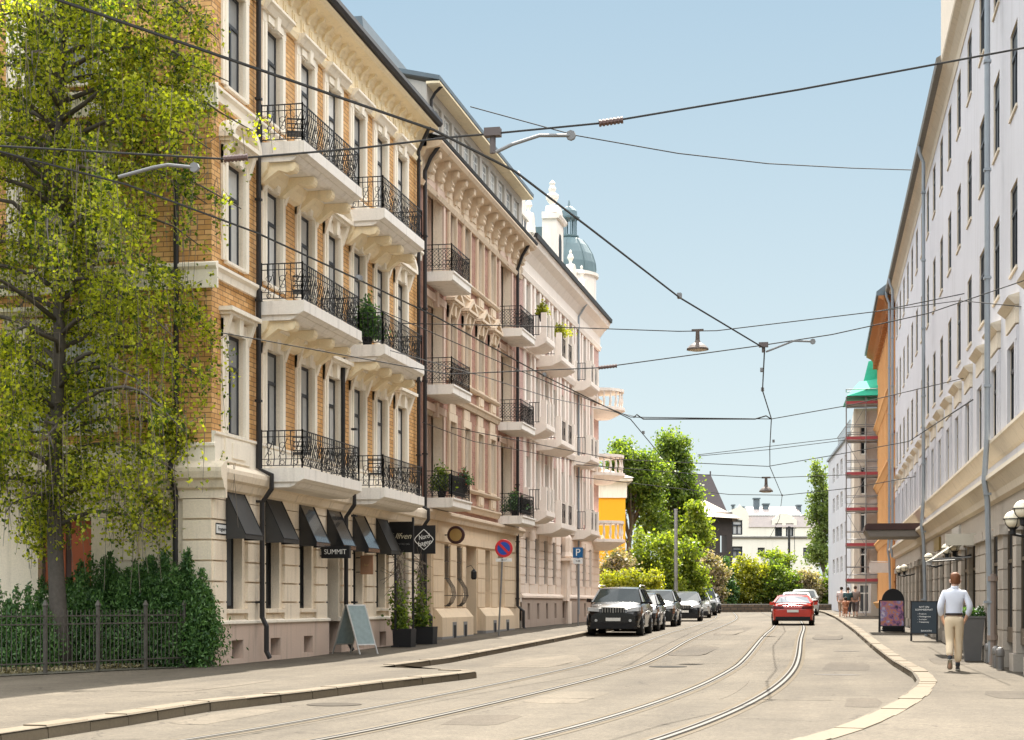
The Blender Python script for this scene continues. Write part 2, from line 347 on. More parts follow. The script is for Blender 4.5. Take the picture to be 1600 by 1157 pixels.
def kerb(poly, wd, side, z0=.0, z1=.13, L0=.95, gap=.012, seed=1):
    """row of granite kerb stones along a polyline; side=+1: stones lie to the right of x"""
    rnd = random.Random(seed); b = MB()
    seg = []; 
    for (x0, y0), (x1, y1) in zip(poly, poly[1:]):
        n = max(1, round(math.hypot(x1-x0, y1-y0)/L0))
        for k in range(n): seg.append(((x0+(x1-x0)*k/n, y0+(y1-y0)*k/n), (x0+(x1-x0)*(k+1)/n, y0+(y1-y0)*(k+1)/n)))
    for (a, c) in seg:
        dx, dy = c[0]-a[0], c[1]-a[1]; l = math.hypot(dx, dy); dx /= l; dy /= l; nx, ny = dy*side, -dx*side
        j = rnd.uniform(-.012, .012); h = rnd.uniform(-.008, .008); e = gap
        q0 = (a[0]+dx*e, a[1]+dy*e); q1 = (c[0]-dx*e, c[1]-dy*e)
        P = lambda q, t, z: (q[0]+nx*(t+j), q[1]+ny*(t+j), gz(q[1])+z+h)
        ring = lambda q: [P(q, .0, z0-.1), P(q, .012, z1-.03), P(q, .04, z1), P(q, wd, z1), P(q, wd, z0-.1)]
        A, Bq = ring(q0), ring(q1)
        b.add(A+Bq, [(0, 1, 2, 3, 4), (9, 8, 7, 6, 5)]+[(i, (i+1) % 5, 5+(i+1) % 5, 5+i) for i in range(5)])
    o = b.build('kerb', KERB); o['kind'] = 'structure'
KR2 = [(-1.9, 10), (-.55, 16), (-.05, 18.45), (.53, 22.8), (.79, 25.4)]
kerb([p for p in KL1], .30, -1, seed=2)
kerb([(-6.95, 30.4), (-7.05, 30.75), (-7.35, 31.0), (-7.75, 31.1)], .28, -1, L0=.5, seed=5)
kerb(KL2, .28, -1, seed=3)
def spl(pts): return [tuple(q) for q in smooth_line([Vector(p) for p in pts], 1.0)]
kerb(spl([(.79, 25.4), (.95, 27.2)]+KR[6:]), .30, 1, L0=1.0, seed=4, gap=.006)
kerb(spl(KR2), .34, 1, z1=.02+.11, L0=1.0, seed=6, gap=.006)
# driveway ramp between the two kerbs
b = MB(); b.add([(-7.72, 31.1, .125), (-9.37, 33.4, .125), (-8.9, 33.6, .008), (-7.2, 31.5, .008)], [(0, 1, 2, 3)]); o = b.build('driveway_ramp', WALK); o['kind'] = 'structure'

# tram tracks
PALE = plain('worn_concrete', (.108, .089, .064), .95, var=.3, scale=5, spec=.1); GROOVE = plain('rail_groove', (.018, .016, .013), .95, spec=.05)
def track(label, pts, gauge=1.28):
    root = thing('tram_track', label, 'tram track', (pts[1][0], pts[1][1], 0))
    L = smooth_line([Vector(p) for p in pts])
    for sgn in (-1, 1):
        b = MB()
        for (o0, o1, mi, dz) in ((-.16, .17, 0, .004), (-.085, -.045, 2, .007), (-.045, .012, 1, .010), (.012, .062, 2, .009), (.062, .082, 1, .0095)):
            vs = []
            for i, p in enumerate(L):
                t = L[min(i+1, len(L)-1)]-L[max(i-1, 0)]; t.normalize(); nv = Vector((t.y, -t.x))
                for oo in (o0, o1):
                    q = p+nv*(sgn*gauge/2+(oo if sgn < 0 else -oo)); vs.append((q.x, q.y, gz(q.y)+dz))
            b.add(vs, [(2*i, 2*i+1, 2*i+3, 2*i+2) for i in range(len(L)-1)], mi)
        b.build('rail', [PALE, RAILM, GROOVE], root)
track('grooved tram track curving along the left half of the road', [(-9.2, 4), (-7.0, 11), (-6.05, 16), (-5.65, 22), (-5.42, 31), (-5.5, 42), (-5.95, 54), (-6.5, 75), (-7.6, 100), (-9.6, 125)])
track('grooved tram track in the right half of the road, passing under the red car', [(-5.6, 5), (-3.6, 12), (-2.7, 16.5), (-2.15, 22.5), (-1.92, 30), (-2.0, 40), (-2.4, 55), (-2.95, 76), (-4.1, 100), (-6.2, 125)])
# patches and covers
DPATCH = asphalt('tar_patch', (.10, .09, .08)); 
def disc(name, label, cat, x, y, rx, ry, mat, dz=.007):
    b = MB(); n = 20; z = gz(y)+dz
    b.lathe((0, 0, 0), [(rx, -.004), (rx, 0), (rx*.9, .002)], n)
    b.v = [(x+p[0], y+p[1]*ry/rx, z+p[2]) for p in b.v]
    o = b.build(name, mat); 
    if cat: tag(o, label, cat)
    else: o['kind'] = 'structure'
disc('manhole_cover', 'round dark manhole cover between the two tram tracks', 'manhole cover', -4.05, 36.6, .42, .5, plain('cast_iron', (.02, .018, .015), .9, spec=.1))
disc('manhole_cover', 'worn manhole cover beside the near left kerb', 'manhole cover', -7.05, 22.0, .38, .38, plain('cast_iron_worn', (.05, .042, .032), .9, spec=.1))
for k, (x, y, rx, ry) in enumerate([(-.35, 33.2, .45, .28), (-.25, 46, .35, .25), (-1.95, 27.6, .12, 3.2)]): disc('road_patch', None, None, x, y, rx, ry, DPATCH if k < 2 else ROAD, .0035)

# ------------------------------------------------------------------ facade pieces
LXW = -12.9
FL = Fac((LXW, 0), (0, 1), (1, 0))
BETA = math.atan(475/2600)-TH
RD = (math.sin(BETA), math.cos(BETA)); RN = (-RD[1], RD[0])
FR = Fac((3.732, 0), RD, RN)

def win_proto(name, wd, h, frame, gl, style='cross', surround=None, smat=None, sill=True, sd=.05, sw=.2, tri=None, hood=None, key=False, REC=.09, SD=.10):
    """window made around the origin: x along wall, z up, -y outwards; y=0 is the wall face"""
    b = MB(); f = .07; y0, y1 = REC, REC+.07
    b.box(-wd/2, -wd/2+f, y0, y1, 0, h); b.box(wd/2-f, wd/2, y0, y1, 0, h)
    b.box(-wd/2+f, wd/2-f, y0, y1, 0, f); b.box(-wd/2+f, wd/2-f, y0, y1, h-f, h)
    if style in ('cross', 'tee'):
        b.box(-wd/2+f, wd/2-f, y0-.015, y1, h*.66, h*.66+.075); b.box(-.035, .035, y0-.01, y1, f, h*.66)
        if style == 'cross': b.box(-.02, .02, y0, y1, h*.66+.075, h-f)
    elif style == 'bars':
        b.box(-.03, .03, y0, y1, f, h-f)
        for k in (1, 2): b.box(-wd/2+f, wd/2-f, y0, y1, h*k/3-.015, h*k/3+.015)
    o = b.build(name, frame)
    p = MB(); p.add([(-wd/2+f*.5, REC+.02, f*.5), (wd/2-f*.5, REC+.02, f*.5), (wd/2-f*.5, REC+.02, h-f*.5), (-wd/2+f*.5, REC+.02, h-f*.5)], [(0, 1, 2, 3)])
    p.build('pane', gl, o, local=True)
    if sill:
        s = MB(); s.box(-wd/2-min(.1, SD), wd/2+min(.1, SD), -SD, REC-.01, -.06, -.003); s.build('sill', smat or CREAM2, o, local=True)
    if surround:
        s = MB(); S = sw
        s.box(-wd/2-S, -wd/2-.002, -sd, .02, -.0, h+.002); s.box(wd/2+.002, wd/2+S, -sd, .02, 0, h+.002)
        s.box(-wd/2-S*.55, -wd/2-.012, -sd-.025, -sd, 0, h); s.box(wd/2+.012, wd/2+S*.55, -sd-.025, -sd, 0, h)
        s.box(-wd/2-S, wd/2+S, -sd-.012, .02, h+.004, h+.26)
        if key: s.hexa([(-.09, 0, h-.02), (.09, 0, h-.02), (.09, -.16, h-.02), (-.09, -.16, h-.02), (-.13, 0, h+.34), (.13, 0, h+.34), (.13, -.18, h+.34), (-.13, -.18, h+.34)])
        W = wd/2+S
        if hood:
            z = h+.27
            for sx in (-1, 1):
                s.hexa([(sx*W, 0, z-.4), (sx*(W-.16), 0, z-.4), (sx*(W-.16), -.07, z-.4), (sx*W, -.07, z-.4), (sx*W, 0, z+.05), (sx*(W-.16), 0, z+.05), (sx*(W-.16), -.22, z+.05), (sx*W, -.22, z+.05)])
            s.box(-W-.06, W+.06, -.22, .01, z+.055, z+.12); s.box(-W-.12, W+.12, -.30, .01, z+.123, z+.21)
            if hood == 'seg':
                n = 12; R = W+.12
                arc = [(R*math.cos(math.pi-math.pi*k/n), z+.213+.42*math.sin(math.pi*k/n)) for k in range(n+1)]
                inner = [(R*.8*math.cos(math.pi-math.pi*k/n), z+.213+.31*math.sin(math.pi*k/n)) for k in range(n+1)]
                for k in range(n):
                    a, c, d, e = arc[k], arc[k+1], inner[k+1], inner[k]
                    s.hexa([(a[0], .01, a[1]), (c[0], .01, c[1]), (d[0], .01, d[1]), (e[0], .01, e[1]), (a[0], -.30, a[1]), (c[0], -.30, c[1]), (d[0], -.30, d[1]), (e[0], -.30, e[1])])
                s.add([(x, -.06, zz) for x, zz in inner], [tuple(range(n+1))])
            if hood == 'tri':
                for sx in (-1, 1):
                    s.hexa([(sx*(W+.12), .01, z+.213), (sx*(W-.12), .01, z+.213), (0, .01, z+.50), (0, .01, z+.64),
                            (sx*(W+.12), -.30, z+.213), (sx*(W-.12), -.30, z+.213), (0, -.30, z+.50), (0, -.30, z+.64)])
                s.add([(-W, -.06, z+.213), (W, -.06, z+.213), (0, -.06, z+.55)], [(0, 1, 2)])
        s.build('surround', smat or CREAM2, o, local=True)
    return o
def put_win(proto, F, u, z, parent, first, dd=0):
    o = proto if first else copy_tree(proto)
    x, y, zz = F(u, z, dd); w0 = wloc(parent)
    o.parent = parent; o.location = (x-w0.x, y-w0.y, zz-w0.z); o.rotation_euler = (0, 0, F.phi)
    return o
def wins(proto, F, spots, parent, dd=0):
    for i, (u, z) in enumerate(spots): put_win(proto, F, u, z, parent, i == 0, dd)
def pipe(F, u, pts, r, mat, parent, name='drainpipe', clips=True):
    b = MB(); CL = sorted(p[0] for p in pts)[len(pts)//2] if False else pts[min(len(pts)-1, 3)][0]; b.tube([F(u+p[2] if len(p) > 2 else u, p[1], p[0]) for p in pts], r, 8)
    if clips:
        z0, z1 = min(p[1] for p in pts), max(p[1] for p in pts); z = z0+1.2
        while z < z1-1: b.fb(F, u-r*1.25, u+r*1.25, z, z+.05, CL-r*1.25, CL+r*1.2); z += 2.2
    return b.build(name, mat, parent, smooth=False)
def railing_mb(path, top, z0=0, step=.13, scroll=True, belly=.09, r=.011):
    """iron railing along local path [(x,y)...]; belly pushes the lower part of the bars outwards"""
    b = MB()
    for (x0, y0), (x1, y1) in zip(path, path[1:]):
        l = math.hypot(x1-x0, y1-y0); dx, dy = (x1-x0)/l, (y1-y0)/l; nx, ny = dy, -dx
        for z in (top, top-.13): b.tube([(x0, y0, z0+z), (x1, y1, z0+z)], .016 if z == top else .011, 4)
        b.tube([(x0, y0, z0+.06), (x1, y1, z0+.06)], .012, 4); b.tube([(x0, y0, z0+.2), (x1, y1, z0+.2)], .010, 4)
        for q in ((x0, y0), (x1, y1)): b.tube([(q[0], q[1], z0), (q[0], q[1], z0+top+.03)], .022, 4)
        n = max(1, round(l/step))
        for k in range(1, n):
            x, y = x0+dx*l*k/n, y0+dy*l*k/n
            if belly: pts = [(x, y, z0+top), (x, y, z0+top*.75), (x+nx*belly*.6, y+ny*belly*.6, z0+top*.5), (x+nx*belly, y+ny*belly, z0+top*.3), (x+nx*belly*.4, y+ny*belly*.4, z0+.07)]
            else: pts = [(x, y, z0+top), (x, y, z0+.05)]
            b.tube(pts, r, 4)
        if scroll:
            m = max(1, round(l/.3))
            for k in range(m):
                cx, cy = x0+dx*l*(k+.5)/m, y0+dy*l*(k+.5)/m
                for (rr, zz, off) in ((.065, top*.62, belly*.4), (.05, .13, belly*.3), (.045, top*.42, belly*.8)):
                    b.tube([(cx+dx*rr*math.cos(a)+nx*off, cy+dy*rr*math.cos(a)+ny*off, z0+zz+rr*math.sin(a)) for a in [2*math.pi*i/8 for i in range(8)]], .008, 3, closed=True)
                b.tube([(cx-dx*.1+nx*off, cy-dy*.1+ny*off, z0+top*.8), (cx+nx*belly, cy+ny*belly, z0+top*.55), (cx+dx*.11+nx*belly, cy+dy*.11+ny*belly, z0+top*.3)], .009, 3)
    return b
def world_railing(F, path, z, top, parent, **k):
    """path in (u,d)"""
    b = railing_mb([F(u, 0, d)[:2] for u, d in path], top, z, **k); return b
def bracket_mb(b, F, u, ztop, dlen, h=.34, w_=.24, mi=0):
    pr = [(0, ztop), (dlen, ztop), (dlen+.02, ztop-.10), (dlen-.05, ztop-.2), (dlen-.2, ztop-.22), (dlen*.55, ztop-.16), (dlen*.3, ztop-h*.75), (.12, ztop-h), (0, ztop-h)]
    b.fp(F, u-w_/2, u+w_/2, [(d, z) for d, z in pr], mi)
    c = F(u, ztop-.13, dlen-.1); 
    b.tube([F(u-w_/2-.02, ztop-.12, dlen-.08), F(u+w_/2+.02, ztop-.12, dlen-.08)], .085, 8, mi)
def quoins(b, F, u0, u1, z0, z1, h=.42, gap=.035, d=.05, mi=0):
    z = z0; n = max(1, round((z1-z0)/h)); h = (z1-z0)/n
    for k in range(n): b.fb(F, u0, u1, z0+k*h+gap/2, z0+(k+1)*h-gap/2, -.02, d, mi)

PATA = asphalt('road_patch_dark', (.078, .063, .045), .3); PATB = asphalt('road_patch_pale', (.125, .104, .076), .3)
rp = random.Random(21)
for k, (x, y, wx, wy) in enumerate([(-4.2, 24.5, .45, 1.6), (-.2, 37.5, .5, 2.2), (-4.3, 47, .5, 4.5), (-7.2, 39, .7, 3.5), (.1, 24, .25, 1.1), (-4.4, 19.5, .35, .9), (-7.6, 19.5, .3, 1.4), (-.9, 60, .5, 5), (-4.6, 66, .45, 7), (-9.9, 24.5, .5, 2.0), (2.3, 24.2, .5, 1.0), (2.0, 38, .4, 2.0)]):
    n = 12; b = MB(); z = gz(y)+(.0025 if x < .9 and x > -9 else .1235)
    b.add([(x+wx*math.copysign(abs(math.cos(a))**.35, math.cos(a))*rp.uniform(.9, 1.1), y+wy*math.copysign(abs(math.sin(a))**.35, math.sin(a))*rp.uniform(.94, 1.06), gz(y+wy*math.sin(a))+(z-gz(y))) for a in [2*math.pi*i/n for i in range(n)]], [tuple(range(n))])
    o = b.build('road_patch', PATA if k % 3 else PATB); o['kind'] = 'structure'

# ================================================================== BUILDING A: yellow brick corner house
A0, A1 = 32.08, 48.62
AX = [33.35, 35.7, 38.0, 40.1, 42.25, 44.4, 46.5]
bA = thing('apartment_building', 'yellow brick corner apartment building with cream trim and long iron balconies above black awnings', 'building', (LXW, A0, 0))
FA2 = Fac((LXW, A0), (-1, 0), (0, -1))    # side wall, u runs to the left
ww, wh = 1.0, 2.12
floorsA = [4.95, 8.55, 12.2]
b = MB()
ops = [(u-ww/2, u+ww/2, z, z+wh) for u in AX for z in floorsA]
b.fwall(FL, A0, A1, 4.3, 14.75, ops, .3, 0, 1)
SX = [1.9+.0, 5.2, 8.6]
ops2 = [(u-.8, u+.8, z, z+wh) for u in (3.3, 7.0) for z in floorsA]
b.fwall(FA2, 0, 13, 4.3, 14.75, ops2, .3, 0, 1)
b.add([(LXW, A1, 4), (LXW, A1, 16), (LXW-13, A1, 16), (LXW-13, A1, 4)], [(0, 1, 2, 3)], 0)
b.build('brick_wall', [BRY, CREAM], bA)
# ground floor
b = MB()
G0, G1 = 1.28, 3.42
opsg = [(u-.47, u+.47, G0, G1) for i, u in enumerate(AX) if i not in (3, 6)]+[(AX[3]-.5, AX[3]+.5, .13, G1), (AX[6]-.75, AX[6]+.75, .3, 3.2)]
b.fwall(FL, A0, A1, .95, 3.8, opsg, .38, 0)
b.fwall(FA2, 0, 13, .95, 3.8, [(2.65, 3.85, 1.6, 3.2), (6.0, 7.2, 1.6, 3.2), (.85, 1.4, 2.85, 3.25)], .3, 0)
edges = [A0]+[x for u in AX for x in (u-.62, u+.62)]+[A1]
for i in range(0, len(edges), 2):
    a, c = edges[i], edges[i+1]
    if c-a > .15: quoins(b, FL, a, c, 1.0, 3.55, .42, .035, .075)
quoins(b, FA2, -.02, .6, 1.0, 3.55, .42, .035, .07)
quoins(b, FA2, 1.6, 2.4, 1.0, 3.55, .42, .035, .05); b.fb(FA2, .85, 1.4, 2.85, 3.25, -.3, -.22, 0)
for i, u in enumerate(AX):
    if i in (3, 6): continue
    b.fb(FL, u-.6, u+.6, 1.19, 1.27, 0, .12)
    b.fb(FL, u-.45, u+.45, 1.04, 1.15, 0, .03)
b.fp(FL, A0, A1, [(0, 3.55), (.08, 3.55), (.08, 3.72), (.16, 3.76), (.22, 3.9), (.3, 3.95), (.34, 4.08), (.34, 4.16), (.1, 4.3), (0, 4.3)])
b.fp(FA2, -.34, 13, [(0, 3.55), (.08, 3.55), (.08, 3.72), (.16, 3.76), (.22, 3.9), (.3, 3.95), (.34, 4.08), (.34, 4.16), (.1, 4.3), (0, 4.3)])
b.build('ground_floor_wall', CREAM, bA)
b = MB()
opb = [(u-.33, u+.33, .22, .62) for i, u in enumerate(AX) if i not in (3, 6)]
b.fwall(FL, A0-.05, A1, -.4, .95, opb+[(AX[3]-.5, AX[3]+.5, .0, .95), (AX[6]-.75, AX[6]+.75, .3, .95)], .35, 0, None, .08)
b.fwall(FA2, -.08, 13, -.4, .95, [], .3, 0, None, .08)
b.fp(FL, A0-.08, AX[3]-.5, [(0, .95), (.08, .95), (.12, .97), (.12, 1.02), (0, 1.06)], 1); b.fp(FL, AX[3]+.5, AX[6]-.75, [(0, .95), (.08, .95), (.12, .97), (.12, 1.02), (0, 1.06)], 1)
b.fp(FA2, -.12, 13, [(0, .95), (.08, .95), (.12, .97), (.12, 1.02), (0, 1.06)], 1)
b.build('plinth', [PLINTH, CREAM2], bA)
for i, u in enumerate(AX):
    if i in (3, 6): continue
    m = MB(); m.fb(FL, u-.33, u+.33, .22, .62, -.3, -.26, 0); m.fb(FL, u-.02, u+.02, .22, .62, -.25, -.22, 1)
    for z in (.33, .44, .54): m.fb(FL, u-.33, u-.02, z, z+.02, -.22, -.2, 1)
    m.build('cellar_window', [BLACK, PLG], bA)
# belts, panels, frieze
b = MB()
prof = [(0, 4.3), (.06, 4.3), (.06, 4.86), (.10, 4.88), (.10, 4.93), (0, 4.94)]
b.fp(FL, A0, A1, prof)
for u in AX:
    b.fb(FL, u-.72, u+.72, 4.35, 4.84, .06, .1); b.fb(FL, u-.38, u+.38, 4.44, 4.76, .1, .13)
for z in (8.2, 11.85):
    b.fp(FL, A0, A1, [(0, z-.12), (.07, z-.12), (.09, z+.02), (.15, z+.08), (.15, z+.14), (0, z+.2)])
    b.fp(FA2, -.15, 13, [(0, z-.35), (.07, z-.35), (.09, z+.02), (.15, z+.08), (.15, z+.14), (0, z+.2)])
b.fp(FA2, -.1, 13, [(0, 4.3), (.06, 4.3), (.06, 4.6), (.10, 4.62), (.10, 4.67), (0, 4.7)])
b.build('belt_course', CREAM2, bA)
b = MB()
for F_, a, c in ((FL, A0-.0, A1), (FA2, -.05, 13)):
    b.fp(F_, a, c, [(0, 14.6), (.08, 14.6), (.12, 14.72), (.05, 14.8), (.05, 15.35), (.12, 15.42), (.14, 15.5), (.2, 15.56), (.52, 15.6), (.6, 15.66), (.6, 15.72), (0, 15.75)])
    n = int((c-a)/.62)
    for k in range(n):
        u = a+.3+k*.62
        b.fp(F_, u-.07, u+.07, [(.05, 15.25), (.10, 15.25), (.15, 15.4), (.30, 15.5), (.32, 15.58), (.05, 15.58)])
        b.fb(F_, u+.17, u+.45, 14.9, 15.2, .05, .08); b.fb(F_, u+.24, u+.38, 14.97, 15.13, .08, .11)
b.build('cornice', SOFFIT, bA)
b = MB(); b.fp(FL, A0-.5, A1, [(.52, 15.74), (.68, 15.74), (.74, 15.82), (.72, 15.95), (.6, 15.9), (.5, 15.84)])
b.fp(FA2, -.6, 13, [(.52, 15.74), (.68, 15.74), (.74, 15.82), (.72, 15.95), (.6, 15.9), (.5, 15.84)])
b.build('gutter', DPIPE, bA)
b = MB()
x0, x1, y0, y1 = LXW+.6, LXW-13, A0-.55, A1
b.add([(x0, y0, 15.8), (x0, y1, 15.8), (x0-4, y1, 17.0), (x0-4, y0+4, 17.0), (x1, y0, 15.8), (x1, y0+4, 17.), (x1, y1, 17.)], [(0, 1, 2, 3), (0, 3, 5, 4), (3, 2, 6, 5)])
b.build('roof', SLATE, bA)
b = MB()
b.tube([FL(A0, 16.12, .55), FL(A1, 16.12, .55)], .018, 4); b.tube([FL(A0, 16.03, .58), FL(A1, 16.03, .58)], .014, 4)
u = A0
while u < A1: b.tube([FL(u, 15.85, .6), FL(u, 16.14, .54)], .012, 4); u += .8
b.build('snow_guard', GALV, bA)
# windows
PW = {}
pr1 = win_proto('window', ww, wh, FRAME, GLA, 'tee', True, CREAM2, sw=.26, hood='flat', key=True)
wins(pr1, FL, [(u, floorsA[0]) for u in AX], bA)
pr2 = win_proto('window', ww, wh, FRAME, GLA, 'tee', True, CREAM2, sw=.26, hood='flat', key=True)
wins(pr2, FL, [(AX[i], floorsA[1]) for i in (1, 2, 4, 5)], bA)
pr2b = win_proto('window', ww, wh, FRAME, GLA, 'tee', True, CREAM2, sw=.26, hood='seg', key=True)
wins(pr2b, FL, [(AX[i], floorsA[1]) for i in (0, 3, 6)], bA)
pr3 = win_proto('window', ww, wh, FRAME, GLA, 'tee', True, CREAM2, sw=.26, key=True)
wins(pr3, FL, [(u, floorsA[2]) for u in AX], bA)
pr4 = win_proto('window', 1.6, wh, FRAME, GLA, 'tee', True, CREAM2, sw=.45, hood='flat', key=True)
wins(pr4, FA2, [(u, z) for u in (3.3, 7.0) for z in floorsA], bA)
# hood slabs over the top row
b = MB()
for u in AX: b.fp(FL, u-.8, u+.8, [(0, 14.55), (.14, 14.55), (.22, 14.66), (.28, 14.7), (.28, 14.76), (0, 14.8)]); b.fb(FL, u-.5, u+.5, 14.36, 14.52, .07, .1)
b.build('window_hoods', CREAM2, bA)
# ground floor windows, door, awnings
pg = win_proto('window', .94, G1-G0, BLACK, GLJ, 'none', sill=False, REC=.2)
wins(pg, FL, [(u, G0) for i, u in enumerate(AX) if i not in (3, 6)], bA)
m = MB(); m.fb(FL, AX[3]-.5, AX[3]+.5, .13, 2.5, -.34, -.28, 0); m.fb(FL, AX[3]-.46, AX[3]+.46, 2.56, G1, -.34, -.3, 1); m.fb(FL, AX[3]-.3, AX[3]+.3, 1.1, 2.3, -.28, -.265, 1)
m.build('door', [BLACK, GLJ], bA)
m = MB(); m.fb(FL, AX[6]-.75, AX[6]+.75, .2, 3.2, -.38, -.33, 0); m.fb(FL, AX[6]-.6, AX[6]-.05, .5, 2.9, -.33, -.31, 1); m.fb(FL, AX[6]+.05, AX[6]+.6, .5, 2.9, -.33, -.31, 1)
m.build('shop_window', [plain('shop_frame', (.25, .21, .17), .6), GLJ], bA)
REDW = plain('red_blind', (.50, .13, .06), .8)
for u in (3.25, 6.6):
    m = MB(); m.fb(FA2, u-.6, u+.6, 1.6, 3.2, -.26, -.2, 0); m.fb(FA2, u-.52, u-.07, 1.68, 3.12, -.2, -.18, 1); m.fb(FA2, u+.07, u+.52, 1.68, 3.12, -.2, -.18, 1)
    m.build('window', [plain('maroon_frame', (.08, .03, .02), .5), REDW], bA)
AW = []
for i, u in enumerate(AX):
    if i == 6: continue
    m = MB(); a, c = u-.70, u+.34; zt, zb, dp = 3.72, 2.84, .52
    m.add([FL(a, zt, .09), FL(c, zt, .09), FL(c, zb, dp), FL(a, zb, dp), FL(c, zb-.1, dp), FL(a, zb-.1, dp), FL(a, zb-.1, .09), FL(c, zb-.1, .09)],
          [(0, 1, 2, 3), (3, 2, 4, 5), (0, 3, 5, 6), (1, 7, 4, 2)], 0)
    m.tube([FL(a, zt, .1), FL(a, zb, dp), FL(c, zb, dp), FL(c, zt, .1)], .014, 4, 1)
    m.build('awning', [AWG if i in (2, 3, 4) else AWN, BLACK], bA)
# balconies A
def balconyA(u0, u1, zt, ug=1.12):
    m = MB(); D = ug
    m.fp(FL, u0, u1, [(0, zt-.3), (D-.12, zt-.3), (D-.05, zt-.26), (D, zt-.24), (D, zt), (0, zt)])
    m.fp(FL, u0+.05, u1-.05, [(0, zt-.42), (D-.35, zt-.42), (D-.25, zt-.38), (D-.16, zt-.302), (0, zt-.302)])
    o = m.build('balcony', CONC, bA)
    if zt > 5:
        q = MB(); n = 4
        for k in range(n):
            uu = u0+.25+(u1-u0-.5)*k/(n-1); bracket_mb(q, FL, uu, zt-.425, D-.25, .42)
        q.fp(FL, u0, u1, [(0, zt-.43), (.3, zt-.43), (.25, zt-.6), (.12, zt-.75), (0, zt-.8)])
        q.build('bracket', SOFFIT, o)
    rl = world_railing(FL, [(u0+.05, .12), (u0+.05, D-.06), (u1-.05, D-.06), (u1-.05, .12)][::-1], zt, .82, o)
    rl.build('railing', IRON, o)
for zt in (4.36, 8.02, 11.5):
    balconyA(34.62, 38.95, zt); balconyA(40.95, 44.95, zt)
# drainpipes A
for (u, hi) in ((34.5, 15.6), (40.62, 8.6), (48.1, 15.5)):
    top = [(.5, 15.7), (.3, 15.3), (.12, 14.9)] if hi > 12 else [(.35, hi), (.12, hi-.3)]
    pipe(FL, u, top+[(.12, 4.35), (.42, 4.2), (.42, 3.9), (.2, 3.6), (.2, 1.1), (.3, .9), (.3, .35), (.38, .2)], .055, DPIPE, bA)
pipe(FA2, .72, [(.12, 15.5), (.12, 4.4), (.42, 4.25), (.42, 4.0), (.16, 3.7), (.16, .3)], .055, DPIPE, bA)

# ================================================================== BUILDING B: pink brick with loggias
B0, B1 = 48.66, 63.9
bB = thing('apartment_building', 'pink brick apartment building with recessed loggias and a long row of attic windows', 'building', (LXW, B0, 0))
lev = [4.6, 8.05, 11.5]
BW = [52.65, 54.7, 56.75, 58.75]
LG = [(49.35, 51.45), (60.1, 62.2)]
b = MB()
ops = [(a, c, z, z+2.75) for a, c in LG for z in lev]+[(u-.42, u+.42, z+.75, z+2.7) for u in BW for z in lev]
b.fwall(FL, B0, B1, 4.3, 14.3, ops, .35, 0, 1)
b.add([(LXW, B0, 14), (LXW, B0, 16), (LXW-12, B0, 16), (LXW-12, B0, 14)], [(0, 1, 2, 3)], 0)
b.build('brick_wall', [BRP, CREAM], bB)
LOGR = stone('loggia_render', (.66, .50, .40), amt=.3)
for a, c in LG:
    for z in lev:
        b = MB()
        b.add([FL(a, z, -.3), FL(a, z, -1.5), FL(a, z+2.75, -1.5), FL(a, z+2.75, -.3)], [(0, 1, 2, 3)])
        b.add([FL(c, z, -.3), FL(c, z, -1.5), FL(c, z+2.75, -1.5), FL(c, z+2.75, -.3)], [(0, 1, 2, 3)])
        b.add([FL(a, z, -1.5), FL(c, z, -1.5), FL(c, z+2.75, -1.5), FL(a, z+2.75, -1.5)], [(0, 1, 2, 3)])
        b.add([FL(a, z+2.75, -.3), FL(c, z+2.75, -.3), FL(c, z+2.75, -1.5), FL(a, z+2.75, -1.5)], [(0, 1, 2, 3)])
        b.add([FL(a, z, 0), FL(c, z, 0), FL(c, z, -1.5), FL(a, z, -1.5)], [(0, 1, 2, 3)])
        b.fb(FL, a-.22, a-.002, z, z+2.9, -.02, .06); b.fb(FL, c+.002, c+.22, z, z+2.9, -.02, .06); b.fb(FL, a-.22, c+.22, z+2.755, z+2.98, -.02, .09)
        b.fb(FL, (a+c)/2-.12, (a+c)/2+.12, z+2.6, z+3.05, 0, .15)
        b.build('loggia', LOGR, bB)
for a, c in LG:
    for z in lev:
        m = MB(); u = (a+c)/2; m.fb(FL, u-.5, u+.5, z+.02, z+2.2, -1.48, -1.42, 0); m.fb(FL, u-.38, u+.38, z+.7, z+2.1, -1.42, -1.41, 1); m.build('door', [RFRAME, GLP], bB)
pb = win_proto('window', .84, 1.95, RFRAME, GLP, 'tee', True, BUFF, sw=.15, sd=.07)
wins(pb, FL, [(u, lev[0]+.75) for u in BW]+[(u, lev[2]+.75) for u in BW], bB)
pb = win_proto('window', .84, 1.95, RFRAME, GLP, 'tee', True, BUFF, sw=.17, sd=.07, hood='tri', key=True)
wins(pb, FL, [(u, lev[1]+.75) for u in BW], bB)
b = MB()
c0, c1 = 51.9, 59.6
for z in lev:
    b.fp(FL, c0, c1, [(0, z-.12), (.1, z-.12), (.16, z), (.22, z+.05), (.22, z+.1), (.06, z+.14), (0, z+.14)])
    b.fp(FL, c0, c1, [(0, z+.55), (.12, z+.55), (.18, z+.62), (.18, z+.66), (0, z+.7)])
    for u in BW: b.fb(FL, u-.4, u+.4, z+.16, z+.52, 0, .09); b.fb(FL, u-.28, u+.28, z+.22, z+.46, .09, .12)
for u in BW: b.fb(FL, u-.42, u+.42, lev[0]+2.98, lev[1]-.15, 0, .06)
b.fp(FL, B0, B1, [(0, 4.0), (.14, 4.0), (.18, 4.12), (.26, 4.2), (.26, 4.28), (0, 4.36)])
